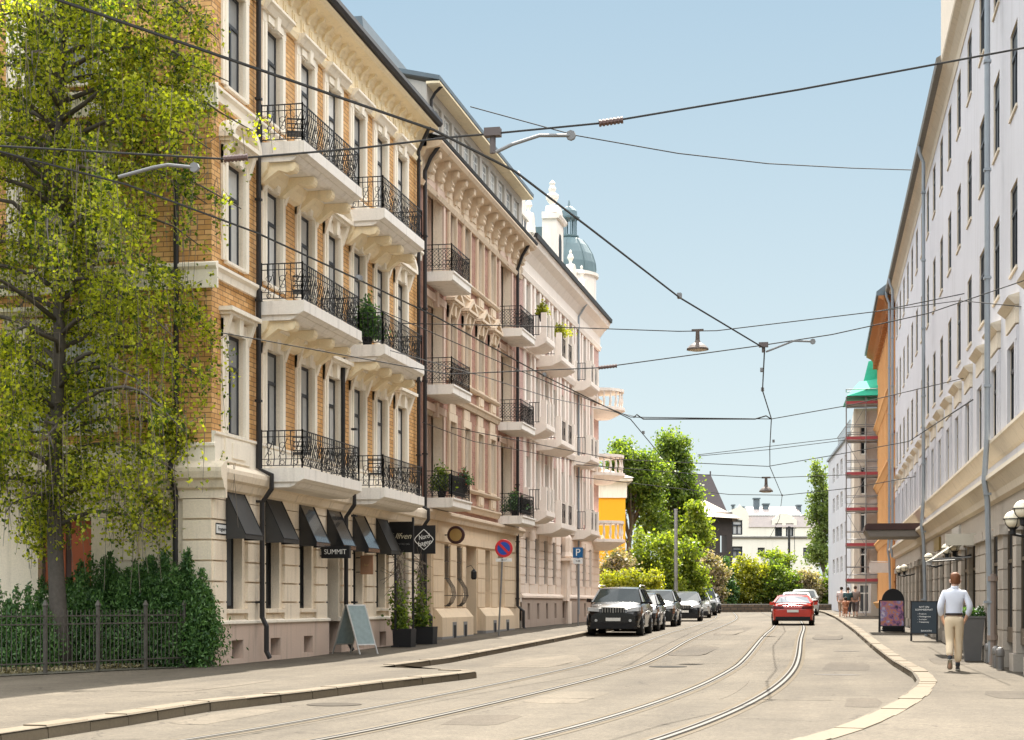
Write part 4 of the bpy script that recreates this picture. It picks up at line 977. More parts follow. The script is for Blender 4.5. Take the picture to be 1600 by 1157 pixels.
m.hexa([(-.5, 100.2, 13.65), (4, 100.2, 13.65), (4, 106, 13.65), (-.8, 106, 13.65), (.2, 101.4, 14.6), (4, 101.4, 15.2), (4, 105, 15.2), (.3, 105, 14.6)])
m.hexa([(.3, 101.6, 14.0), (2.4, 101.6, 14.0), (2.4, 104, 14.0), (.3, 104, 14.0), (.75, 102.0, 15.9), (2.2, 102.0, 16.3), (2.2, 103.8, 16.3), (.75, 103.8, 15.9)])
m.build('roof_netting', NET, bH)
sc_ = thing('scaffold', 'steel scaffold with red toe boards standing on the pavement round the repaired building', 'scaffolding', (.6, 101, .55))
m = MB(); bd = MB(); nt_ = MB()
lv = [.55, 2.6, 4.7, 6.8, 8.9, 11.0, 13.1]
xs = [-.55, .6, 1.55]; ys_ = [100.4, 101.6]
for x in xs:
    for y in ys_: m.tube([(x, y, .5), (x, y, 13.6)], .035, 5)
for i, z in enumerate(lv[1:]):
    for y in ys_: m.tube([(-.55, y, z), (1.55, y, z)], .028, 5); m.tube([(-.55, y, z+.95), (1.55, y, z+.95)], .028, 5); m.tube([(-.55, y, z+.5), (1.55, y, z+.5)], .022, 5)
    for x in xs: m.tube([(x, 100.4, z), (x, 101.6, z)], .028, 5); m.tube([(x, 100.4, z+.95), (x, 101.6, z+.95)], .028, 5)
    m.tube([(-.55 if i % 2 else .6, 100.4, z-2.05), (.6 if i % 2 else -.55, 100.4, z)], .02, 4)
    bd = MB(); bd.box(-.55, 1.55, 100.42, 101.58, z+.03, z+.08, 0); bd.box(-.55, 1.55, 100.38, 100.41, z+.085, z+.26, 1); bd.box(-.6, -.56, 100.4, 101.6, z+.085, z+.26, 1)
    bd.build('deck', [plain('deck_board', (.25, .20, .15), .8), plain('toe_board_red', (.28, .04, .05), .6)], sc_)
m.build('frame', GALV, sc_)
m = MB()
for k, (x0, z0, z1) in enumerate([(.65, 2.9, 12.9)]): m.add([(x0, 101.75, z0), (1.5, 101.75, z0), (1.5, 101.75, z1), (x0, 101.75, z1)], [(0, 1, 2, 3)])
m.build('dust_sheet', plain('dust_sheet', (.62, .56, .52), .8, var=.2), sc_)
# white building beyond
FG = Fac((-.35, 112), (-.080, .9968), (-.9968, -.080))
bG = thing('apartment_building', 'plain white building with one column of small windows, farthest on the right side', 'building', (-.35, 112, .6))
b = MB(); gzs = [(3.6, 4.7), (5.9, 7.0), (8.2, 9.3), (10.5, 11.6)]
b.fwall(FG, 0, 22, 0, 12.6, [(3+k*4, 5+k*4, a, c) for k in range(4) for a, c in gzs], .25, 0)
b.add([FG(0, 0), FG(0, 12.6), FG(0, 12.6, -9), FG(0, 0, -9)], [(0, 1, 2, 3)])
b.build('wall', GREYW, bG)
pg2 = win_proto('window', 2.0, 1.1, WFRAME, GLJ, 'bars', sill=False); wins(pg2, FG, [(4+k*4, a) for k in range(4) for a, c in gzs], bG)
m = MB(); m.fb(FG, -.1, 22, 12.55, 12.7, -9, .15); m.build('roof', ZINC, bG)
m = MB()
for k in range(12): m.tube([FG(.1+k, 12.7, 0), FG(.1+k, 13.5, 0)], .03, 4)
m.tube([FG(0, 13.5, 0), FG(12, 13.5, 0)], .03, 4); m.build('railing', GALV, bG)

# ================================================================== houses at the end of the street
def at(px, py, Z): # ground-plan helper used only to survey the far houses
    c, s = math.cos(TH), math.sin(TH); Xc = (px-800)/2600*Z
    return (Xc*c-Z*s, Xc*s+Z*c, 1.4+(943-py)*Z/2600)
# yellow house
o = (-16.9, 108.9); YEL = stone('yellow_render', (.92, .42, .025), amt=.1)
bD = thing('house', 'deep yellow house with a white frieze and dark hipped roof behind the hedge', 'house', (o[0], o[1], .5))
FD = Fac((-23, 108), (.98, .2), (.2, -.98))
b = MB(); b.fwall(FD, 0, 8.2, 0, 8.4, [], 0, 0); b.fwall(Fac(FD(8.2, 0)[:2], (-.2, .98), (.98, .2)), 0, 9, 0, 8.4, [(2, 3, 5, 7)], .2, 0)
b.build('wall', YEL, bD)
b = MB(); b.fb(FD, -.1, 8.3, 8.4, 9.5, -9.2, .1); b.fb(FD, -.5, 8.65, 9.5, 9.68, -9.6, .5); b.build('frieze', CREAM2, bD)
b = MB(); q = [FD(-.6, 9.69, .6), FD(8.75, 9.69, .6), FD(8.75, 9.69, -9.7), FD(-.6, 9.69, -9.7), FD(3, 11.2, -4), FD(5.2, 11.2, -4)]
b.add(q, [(0, 1, 5, 4), (1, 2, 5), (2, 3, 4, 5), (3, 0, 4)]); b.build('roof', plain('brown_roof', (.12, .09, .09), .7), bD)
# dark wooden house
bE = thing('house', 'dark timber house with steep tiled roof between the trees and the pale villa', 'house', at(1110, 940, 150)[:2]+(.8,))
FE = Fac(at(1075, 940, 150)[:2], (.98, .2), (.2, -.98))
b = MB(); b.fwall(FE, 0, 4.0, 0, 9.6, [(2.9, 3.5, 6, 7.5)], .2, 0); b.add([FE(4.0, 0), FE(4.0, 9.6), FE(4.0, 9.6, -8), FE(4.0, 0, -8)], [(0, 1, 2, 3)])
b.build('wall', plain('dark_timber', (.045, .035, .03), .8, var=.3), bE)
b = MB(); TR = plain('dark_tiles', (.075, .06, .06), .8, var=.3, scale=5)
b.add([FE(-2, 9.4, .8), FE(4.7, 9.0, .8), FE(4.7, 9.0, -8), FE(1.0, 11.3, -3), FE(-2, 11.3, -3)], [(0, 1, 3, 4), (1, 2, 3)], 1)
b.hexa([FE(-2, 9.5, -2), FE(3.9, 9.5, -2), FE(3.9, 9.5, -8), FE(-2, 9.5, -8), FE(-2, 13.4, -4.9), FE(2.6, 13.4, -4.9), FE(2.6, 13.4, -5.2), FE(-2, 13.4, -5.2)], 0)
b.fb(FE, 2.55, 2.65, 13.3, 13.7, -5.2, -4.9, 0)
b.build('roof', [TR, plain('pale_tiles', (.40, .33, .27), .8, var=.2)], bE)
# pale villa
FF = Fac(at(1138, 940, 165)[:2], (.979, .2022), (.2022, -.979))
VW = stone('villa_render', (.92, .88, .76), amt=.15); PXM = 165/2600
zz = lambda py: 1.4+(943-py)*PXM
xx = lambda px: (px-1138)*PXM
bF = thing('villa', 'pale villa with mansard roof and curved dormer gable at the end of the street', 'villa', FF(0, .9))
b = MB()
fw = [(xx(1144), xx(1160), zz(836), zz(813)), (xx(1144), xx(1160), zz(872), zz(854)), (xx(1184), xx(1195), zz(870), zz(856)), (xx(1211), xx(1222), zz(839), zz(818)), (xx(1228), xx(1240), zz(839), zz(818)), (xx(1255), xx(1266), zz(872), zz(856))]
b.fwall(FF, 0, xx(1279), 0, zz(840), [f for f in fw if f[3] < zz(841)], .25, 0)
b.fwall(FF, 0, xx(1170), zz(840), zz(802), [fw[0]], .25, 0)
b.fpoly(FF, [(0, zz(802)), (xx(1170), zz(802)), (xx(1167), zz(797)), (xx(1160), zz(793)), (xx(1156), zz(789)), (xx(1152), zz(793)), (xx(1143), zz(797))], -.3, 0, 0)
b.fwall(FF, xx(1206), xx(1245), zz(840), zz(813), [fw[3], fw[4]], .25, 0)
b.fpoly(FF, [(xx(1206), zz(813)), (xx(1245), zz(813)), (xx(1240), zz(809))]+[(xx(1225)+xx(1152)*math.cos(math.pi*k/8), zz(811)+.6*math.sin(math.pi*k/8)) for k in range(9)]+[(xx(1210), zz(809))], -.3, 0, 0)
b.fwall(FF, xx(1170), xx(1206), zz(840), zz(824), [], .25, 0); b.fwall(FF, xx(1245), xx(1279), zz(840), zz(824), [], .25, 0)
b.add([FF(xx(1279), 0), FF(xx(1279), zz(815)), FF(xx(1279), zz(815), -9), FF(xx(1279), 0, -9)], [(0, 1, 2, 3)])
b.build('wall', VW, bF)
m = MB(); m.fp(FF, -.1, xx(1281), [(0, zz(842)), (.1, zz(842)), (.2, zz(840)), (.2, zz(839)), (0, zz(838))]); m.build('string_course', plain('grey_band', (.25, .24, .22), .7), bF)
for (a, c, z0, z1) in fw:
    m = MB(); f = .12
    m.fb(FF, a, a+f, z0, z1, -.2, -.1); m.fb(FF, c-f, c, z0, z1, -.2, -.1); m.fb(FF, a+f, c-f, z0, z0+f, -.2, -.1); m.fb(FF, a+f, c-f, z1-f, z1, -.2, -.1); m.fb(FF, a+f, c-f, z0+(z1-z0)*.62, z0+(z1-z0)*.62+.12, -.2, -.1); m.fb(FF, (a+c)/2-.06, (a+c)/2+.06, z0+f, z0+(z1-z0)*.62, -.2, -.1)
    o = m.build('window', FRAME, bF); m = MB(); m.add([FF(a, z0, -.22), FF(c, z0, -.22), FF(c, z1, -.22), FF(a, z1, -.22)], [(0, 1, 2, 3)]); m.build('pane', GLA, o)
m = MB(); TP = plain('pale_metal_roof', (.42, .36, .33), .45, var=.15);  # plain pale metal colour of the mansard
m.fp(FF, xx(1170), xx(1279), [(.1, zz(824)), (-.5, zz(806)), (-3, zz(805)), (-3, zz(824))], 0)
m.fp(FF, xx(1172), xx(1254), [(-.5, zz(806)), (-3, zz(790)), (-7, zz(806))], 0)
m.fp(FF, xx(1170), xx(1260), [(-.48, zz(806.5)), (-.42, zz(805)), (-.6, zz(803.5)), (-.8, zz(805))], 1)
m.build('roof', [TP, SLATE], bF)
for (px, py, wd, h) in ((1188, 792, .55, 1.5), (1203, 798, .55, 1.2), (1255, 800, .4, 1.2), (1151, 793, .2, .5), (1166, 796, .2, .5)):
    m = MB(); u = xx(px); m.fb(FF, u-wd/2, u+wd/2, zz(py)-.8, zz(py)+h*.6, -3, -2.3); m.fb(FF, u-wd/2-.08, u+wd/2+.08, zz(py)+h*.6, zz(py)+h*.6+.12, -3.1, -2.2)
    m.build('chimney', SLATE, bF)
# stone retaining wall closing the street
b = MB(); P0, P1 = Vector((-14, 124, 0)), Vector((-.5, 131, 0)); dr = (P1-P0).normalized()
FW = Fac(P0[:2], dr[:2], (dr.y, -dr.x))
b.fp(FW, 0, 15, [(0, 0), (.1, 0), (.05, 1.3), (0, 1.35), (-.5, 1.35), (-.5, 0)])
o = b.build('stone_wall', brick('rubble_wall', (.20, .14, .09), (.12, .09, .06), (.06, .05, .04), .5, .22, .03)); tag(o, 'low rubble retaining wall under the hedges at the end of the street', 'wall')

# ------------------------------------------------------------------ foliage
def leaves(name, C, size, mat, parent, elong=1.5, droop=0.0):
    """C: (N,3) world positions of leaves; each leaf is a small folded-free rhomb"""
    N = len(C); C = np.asarray(C, dtype=np.float64)
    w0 = wloc(parent) if parent else Vector((0, 0, 0)); C = C-np.array(w0)
    a = RNG.normal(size=(N, 3)); a[:, 2] -= droop; a /= np.linalg.norm(a, axis=1)[:, None]
    b = RNG.normal(size=(N, 3)); b -= (a*b).sum(1)[:, None]*a; b /= np.linalg.norm(b, axis=1)[:, None]
    s = size*RNG.uniform(.6, 1.3, size=(N, 1))
    V = np.stack([C-a*s*elong*.5, C+b*s*.5, C+a*s*elong*.5, C-b*s*.5], axis=1).reshape(-1, 3)
    me = bpy.data.meshes.new(name); me.vertices.add(4*N); me.vertices.foreach_set('co', V.ravel())
    me.loops.add(4*N); me.loops.foreach_set('vertex_index', np.arange(4*N, dtype=np.int32))
    me.polygons.add(N); me.polygons.foreach_set('loop_start', np.arange(0, 4*N, 4, dtype=np.int32))
    try: me.polygons.foreach_set('loop_total', np.full(N, 4, dtype=np.int32))
    except Exception: pass
    me.materials.append(mat); me.update(); me.validate()
    o = bpy.data.objects.new(name, me); COL.objects.link(o); o.parent = parent; return o
def blob_points(blobs, n, clump=.35, shell=.55, cl_n=40):
    """leaf positions in clumps scattered mostly in the outer shell of ellipsoids (cx,cy,cz,rx,ry,rz)"""
    vol = np.array([b[3]*b[4]*b[5] for b in blobs])**(2/3); pr = vol/vol.sum(); out = []
    nc = max(1, n//cl_n)
    for i in range(nc):
        b = blobs[RNG.choice(len(blobs), p=pr)]
        d = RNG.normal(size=3); d /= np.linalg.norm(d); r = (shell+(1-shell)*RNG.random()) if RNG.random() < .8 else RNG.random()**.5
        c = np.array(b[:3])+d*np.array(b[3:6])*r*RNG.uniform(.88, 1.1)
        k = int(cl_n*RNG.uniform(.5, 1.5)); s = clump*RNG.uniform(.6, 1.3)
        out.append(c+RNG.normal(size=(k, 3))*np.array([s, s, s*.7])*.5)
    return np.concatenate(out)
def roughen(blobs, seed=0, k=7):
    rnd = random.Random(seed); out = []
    for b in blobs:
        out.append((b[0], b[1], b[2], b[3]*.78, b[4]*.78, b[5]*.78))
        for q in range(k):
            d = Vector((rnd.gauss(0, 1), rnd.gauss(0, 1), rnd.gauss(0, 1))).normalized(); f = rnd.uniform(.22, .42)
            out.append((b[0]+d.x*b[3]*.85, b[1]+d.y*b[4]*.85, b[2]+d.z*b[5]*.85, b[3]*f, b[4]*f, b[5]*f*.8))
    return out
def trunk_mesh(b, base, top, r0, r1, wob=.15, n=7, seg=7, seed=0):
    rnd = random.Random(seed); base, top = Vector(base), Vector(top); pts = []; rr = []
    for i in range(seg+1):
        t = i/seg; p = base.lerp(top, t); k = wob*(0 if i in (0,) else 1)
        pts.append(p+Vector((rnd.uniform(-k, k), rnd.uniform(-k, k), 0))); rr.append(r0+(r1-r0)*t**.8)
    rr[0] *= 1.35
    b.tube(pts, rr, n); return pts
def tree(name, label, base, H, blobs, mat, n, size, group=None, cat='tree', r0=.3, clump=.6, lean=(0, 0), seed=1, tmat=None):
    t = thing(name, label, cat, base, group=group)
    b = MB(); top = (base[0]+lean[0], base[1]+lean[1], base[2]+H*.9)
    pts = trunk_mesh(b, base, top, r0, r0*.2, r0*.5, 8, 8, seed)
    rnd = random.Random(seed)
    for bl in blobs:
        for q in range(3):
            c = Vector(bl[:3])+Vector((rnd.uniform(-1, 1)*bl[3], rnd.uniform(-1, 1)*bl[4], rnd.uniform(-.5, .8)*bl[5]))*.7
            z = base[2]+max(.25*H, min((c.z-base[2])*.6, H*.7)); f = min(1, (z-base[2])/(H*.9)); st = Vector(base).lerp(Vector(top), f)
            b.tube([st, st.lerp(c, .5)+Vector((0, 0, .1*H*rnd.random()*.5)), c], [r0*(1-f)*.5+.03, r0*.15+.02, .015], 5)
    b.build('trunk', tmat or BARK, t, smooth=True)
    leaves('crown', blob_points(roughen(blobs, seed), n, clump, .35), size, mat, t)
    return t
LF_BIRCH = leaf('birch_leaf', (.045, .08, .012), (.50, .50, .045), .6, .7)
LF_DARK = leaf('conifer_leaf', (.025, .075, .018), (.10, .20, .045), .25, 2)
LF_MID = leaf('broad_leaf', (.045, .085, .014), (.22, .28, .045), .5, .5)
LF_YEL = leaf('golden_leaf', (.11, .13, .015), (.36, .34, .035), .5, .8)
LF_BRT = leaf('bright_leaf', (.07, .11, .014), (.27, .31, .04), .5, .6)
LF_BLOOM = leaf('blossom_leaf', (.10, .10, .04), (.42, .32, .24), .35, .9)
LF_PALE = leaf('poplar_leaf', (.08, .12, .03), (.20, .25, .07), .4, .5)

# --- birch on the left
bx, by, bz = -15.2, 30.0, .12
t = thing('birch_tree', 'tall drooping birch in front of the yellow brick side wall', 'tree', (bx, by, bz))
b = MB(); rnd = random.Random(11)
tp = [(bx, by, bz-.1), (bx-.03, by, 1.2), (bx-.12, by+.05, 2.3), (bx-.18, by+.1, 4), (bx-.05, by+.1, 6.5), (bx-.1, by, 9), (bx+.05, by, 12), (bx, by, 15)]
b.tube(tp, [.26, .17, .155, .14, .12, .095, .06, .03], 10)
tips = []
def tp_at(z):
    for a, c in zip(tp, tp[1:]):
        if z <= c[2]: f = (z-a[2])/(c[2]-a[2]); return Vector(a).lerp(Vector(c), f)
    return Vector(tp[-1])
for i in range(84):
    z = 2.9+10.6*(i/83)**.9; an = i*2.399+rnd.uniform(-.4, .4)
    ln = rnd.uniform(.7, 1.16)*(3.75 if z < 9.5 else 3.75-.2*(z-9.5))
    if z < 4.5: ln *= .68
    if math.cos(an) > .2: ln *= 1.0+.10*math.sin(z*1.7)
    st = tp_at(z); d = Vector((math.cos(an), math.sin(an)*.8, 0)); pts = [st]; m_ = 6
    for k in range(1, m_+1):
        f = k/m_; pts.append(st+d*ln*f+Vector((rnd.uniform(-.12, .12), rnd.uniform(-.12, .12), ln*(.62*f-.62*f*f*1.15))))
    b.tube(pts, [.055-.045*k/m_ for k in range(m_+1)], 5)
    for k in range(1, m_+1):
        for q in range((3, 3, 4, 5, 7, 9, 10)[k]):
            f = rnd.random(); p = pts[k-1].lerp(pts[k], f)
            if k < 2 and rnd.random() < .5: continue
            o_ = Vector((rnd.uniform(-.42, .42), rnd.uniform(-.42, .42), rnd.uniform(-.05, .3)))
            L_ = rnd.uniform(.4, 1.5); e = p+o_+Vector((rnd.uniform(-.15, .15), rnd.uniform(-.15, .15), -L_))
            tips.append((p+o_*.4, p+o_, e))
b.build('trunk', plain('birch_bark', (.075, .062, .05), .85, var=.5, scale=14), t, smooth=True)
b = MB()
for q in tips[::2]: b.tube(q, [.012, .008, .004], 3)
b.build('twigs', BARK, t)
C = []
for (p, m_, e) in tips:
    if e.z < 2.2: e.z = 2.2+rnd.random()*.4
    if mnoise.noise(Vector(p)*.75) < -.03 and rnd.random() < .88: continue
    k = int(58*rnd.uniform(.5, 1.3)*max(.4, (m_-e).length))
    f = RNG.random((k, 1)); base = np.array(p)*(1-f)*(1-f)+2*np.array(m_)*f*(1-f)+np.array(e)*f*f
    C.append(base+RNG.normal(size=(k, 3))*.085)
C = np.concatenate(C)
leaves('crown', C, .062, LF_BIRCH, t, 1.35, .5)
print('birch leaves', len(C))

# --- conifer bushes and fence
def conifer(label, cx, cy, w_, h, n, seed):
    t = thing('conifer_bush', label, 'bush', (cx, cy, .1), group=None)
    rnd = random.Random(seed); b = MB(); C = []
    for k in range(int(w_*46)):
        an = rnd.uniform(0, 6.283); r = w_*.5*rnd.random()**.5; x, y = cx+r*math.cos(an)*.6, cy+r*math.sin(an)*.35
        hh = h*(1-.40*(r/(w_*.5))**2)*rnd.uniform(.62, 1.06)*rnd.choice([.45, .7, .85, 1, 1]); ex, ey = cx+r*math.cos(an)*1.12, cy+r*math.sin(an)*.55
        z0 = rnd.uniform(.1, hh*.5)
        if k % 5 == 0: b.tube([(x, y, .05), (ex, ey, hh*.7)], [.03, .01], 4)
        m_ = int(n/(w_*46)); f = RNG.random((m_, 1))
        base = np.array([ex, ey, z0])*(1-f)+np.array([ex+rnd.uniform(-.12, .12), ey, hh])*f
        sp = .17*(1-f)+.03
        C.append(base+RNG.normal(size=(m_, 3))*sp)
    b.build('stems', BARK, t); C = np.concatenate(C); C[:, 2] = np.abs(C[:, 2]-.1)+.12
    leaves('foliage', C, .034, LF_DARK, t, 2.6, -1.2)
conifer('broad dark green conifer bush behind the fence, left of the tallest one', -15.1, 31.2, 2.3, 2.55, 60000, 3)
conifer('tallest dark conifer bush touching the corner of the brick house', -13.62, 31.55, 1.65, 3.0, 60000, 4)
conifer('low dark conifer bush under the right part of the birch behind the fence', -14.35, 31.5, 1.6, 2.65, 40000, 5)
conifer('dark conifer bush at the left edge of the photo', -16.2, 29.5, 1.9, 1.95, 45000, 6)
fr = thing('iron_fence', 'low weathered iron railing fence round the garden at the left', 'fence', (-14.3, 29, .1))
fpts = [(-16.6, 24.8), (-14.85, 26.4), (-14.32, 27.7), (-13.92, 29.0), (-13.5, 30.2), (-13.12, 31.2), (-12.98, 31.9)]
FI = plain('weathered_iron', (.06, .052, .04), .7, var=.6, scale=10)
b = MB()
for (x0, y0), (x1, y1) in zip(fpts, fpts[1:]):
    for z in (.32, 1.02, 1.17): b.tube([(x0, y0, z), (x1, y1, z)], .017, 4)
    n = int(math.hypot(x1-x0, y1-y0)/.105)
    for k in range(1, n): x, y = x0+(x1-x0)*k/n, y0+(y1-y0)*k/n; b.tube([(x, y, .2), (x, y, 1.28)], .008, 4)
b.build('railing', FI, fr)
for (x, y) in fpts[:-1]:
    m = MB(); m.box(x-.03, x+.03, y-.03, y+.03, .05, 1.36); m.hexa([(x-.045, y-.045, 1.36), (x+.045, y-.045, 1.36), (x+.045, y+.045, 1.36), (x-.045, y+.045, 1.36), (x-.01, y-.01, 1.46), (x+.01, y-.01, 1.46), (x+.01, y+.01, 1.46), (x-.01, y+.01, 1.46)])
    m.build('post', FI, fr)
b = MB(); q = [(-30, 20), (-16.6, 25.3)]+[(x+.12, y-.15) for x, y in fpts[1:-1]]+[(-13.0, 32.1), (-30, 32.1)]
b.add([(x, y, .135) for x, y in q], [tuple(range(len(q)))]); o = b.build('garden_soil', GRASS); o['kind'] = 'structure'
cs = np.column_stack([RNG.uniform(-16.5, -13.2, 6000), RNG.uniform(26.2, 32, 6000), RNG.uniform(.14, .2, 6000)])
keep = [(x-(-14.95))*(32-27)-(y-27)*(-13.3+14.95) < .25 for x, y, z in cs]
o = leaves('ground_litter', cs[np.array(keep)], .05, leaf('dry_litter', (.10, .08, .03), (.2, .17, .08), .1), None); o['kind'] = 'stuff'; o['label'] = 'dry leaves and weeds along the foot of the iron fence'

# --- trees and hedges in the distance
def P3(px, py, Z): x, y, z = at(px, py, Z); return (x, y, z)
def blobs_px(lst, Z, m):   # (px,py,rx_px,ry_px) surveyed at distance Z
    out = []
    for (px, py, rx, ry) in lst:
        x, y, z = at(px, py, Z); k = Z/2600; out.append((x, y, z, rx*k, rx*k*.8, ry*k))
    return out
g = gz(120)
tree('broadleaf_tree', 'tallest broadleaf tree with a loose rounded top left of the dark timber house', P3(1050, 925, 122)[:2]+(gz(119),), 13.5, blobs_px([(1050, 695, 26, 22), (1034, 722, 30, 26), (1066, 732, 24, 30), (1045, 770, 40, 38), (1072, 785, 24, 36), (1018, 765, 32, 38), (1052, 825, 40, 36)], 122, 1), LF_MID, 22000, .16, r0=.35, clump=.7, seed=2, group='trees at the end of the street')
tree('broadleaf_tree', 'green drooping tree between the yellow house and the tallest tree', P3(985, 925, 116)[:2]+(gz(114),), 11.5, blobs_px([(972, 715, 32, 24), (1004, 728, 34, 30), (1000, 770, 40, 50), (1018, 812, 34, 40), (980, 745, 34, 40), (962, 790, 22, 40), (1028, 745, 24, 26)], 116, 1), LF_MID, 20000, .15, r0=.3, clump=.6, seed=3, group='trees at the end of the street')
tree('broadleaf_tree', 'bright yellow-green tree in front of the dark timber house', P3(1090, 925, 112)[:2]+(gz(110),), 7, blobs_px([(1086, 810, 20, 32), (1098, 835, 16, 26), (1070, 850, 34, 30)], 112, 1), LF_BRT, 7000, .17, r0=.15, clump=.5, seed=4)
tree('poplar_tree', 'slender pale birch-like tree right of the pale villa', P3(1287, 930, 150)[:2]+(gz(150),), 13, blobs_px([(1280, 742, 11, 22), (1279, 775, 19, 26), (1282, 815, 26, 36), (1284, 860, 26, 40), (1298, 800, 16, 40)], 150, 1), LF_PALE, 9000, .18, r0=.2, clump=.6, seed=5)
def bush(label, lst, Z, mat, n, size, clump=.5, name='hedge_bush', cat='bush', group=None):
    bl = blobs_px(lst, Z, 1); bl += [(q[0], q[1], (q[2]+gz(q[1])+.3)/2, q[3], q[4], max(.5, (q[2]-gz(q[1]))*.5)) for q in bl]; x, y, z = at(lst[0][0], 940, Z)
    t = thing(name, label, cat, (x, y, gz(y)), group=group)
    b = MB()
    for q in bl: b.tube([(q[0], q[1], gz(y)-.1), (q[0], q[1], q[2])], [.06, .02], 5)
    b.build('stems', BARK, t); leaves('foliage', blob_points(roughen(bl, int(Z)), n, clump, .45), size, mat, t)
bush('clipped bright yellow hedge beside the first parked cars', [(950, 908, 22, 14), (975, 906, 22, 14), (1000, 906, 24, 14), (1022, 908, 18, 14)], 93, LF_YEL, 9000, .11, .4, 'hedge', 'hedge')
bush('brownish flowering shrub below the yellow house', [(958, 885, 24, 22), (975, 872, 20, 22), (945, 895, 18, 16)], 98, LF_BLOOM, 5000, .13)
bush('large yellow-green shrub left of the grey pole', [(1015, 860, 38, 32), (1000, 885, 34, 26), (1040, 875, 24, 34)], 101, LF_BRT, 10000, .14)
bush('big yellow-topped shrub behind the parked cars right of the grey pole', [(1070, 870, 32, 34), (1060, 900, 40, 24), (1085, 895, 26, 26)], 103, LF_BRT, 9000, .14)
bush('dusty pink flowering shrub at the right end of the parked cars', [(1112, 880, 20, 22), (1118, 905, 18, 24)], 130, LF_BLOOM, 5000, .15)
bush('dark green shrub between the pink shrub and the golden hedge', [(1132, 898, 12, 26), (1130, 915, 20, 20)], 133, LF_DARK, 5000, .17)
bush('golden yellow clipped hedge in front of the pale villa', [(1165, 888, 24, 16), (1185, 896, 20, 18), (1170, 908, 30, 20)], 134, LF_YEL, 8000, .15)
bush('rounded green shrub in front of the middle of the villa', [(1220, 893, 32, 18), (1218, 912, 32, 20), (1195, 912, 24, 20)], 134, LF_MID, 9000, .15)
bush('pale flowering shrub in front of the right corner of the villa', [(1262, 904, 22, 18), (1255, 920, 26, 18)], 135, LF_BLOOM, 6000, .15)
bush('olive green shrub beside the plain white building', [(1295, 905, 18, 26), (1290, 925, 24, 18), (1308, 920, 12, 18)], 136, LF_MID, 5000, .15)
bush('leafy treetop above the hedge right of the villa door', [(1212, 872, 26, 9), (1232, 876, 16, 9)], 138, LF_BRT, 4000, .15)

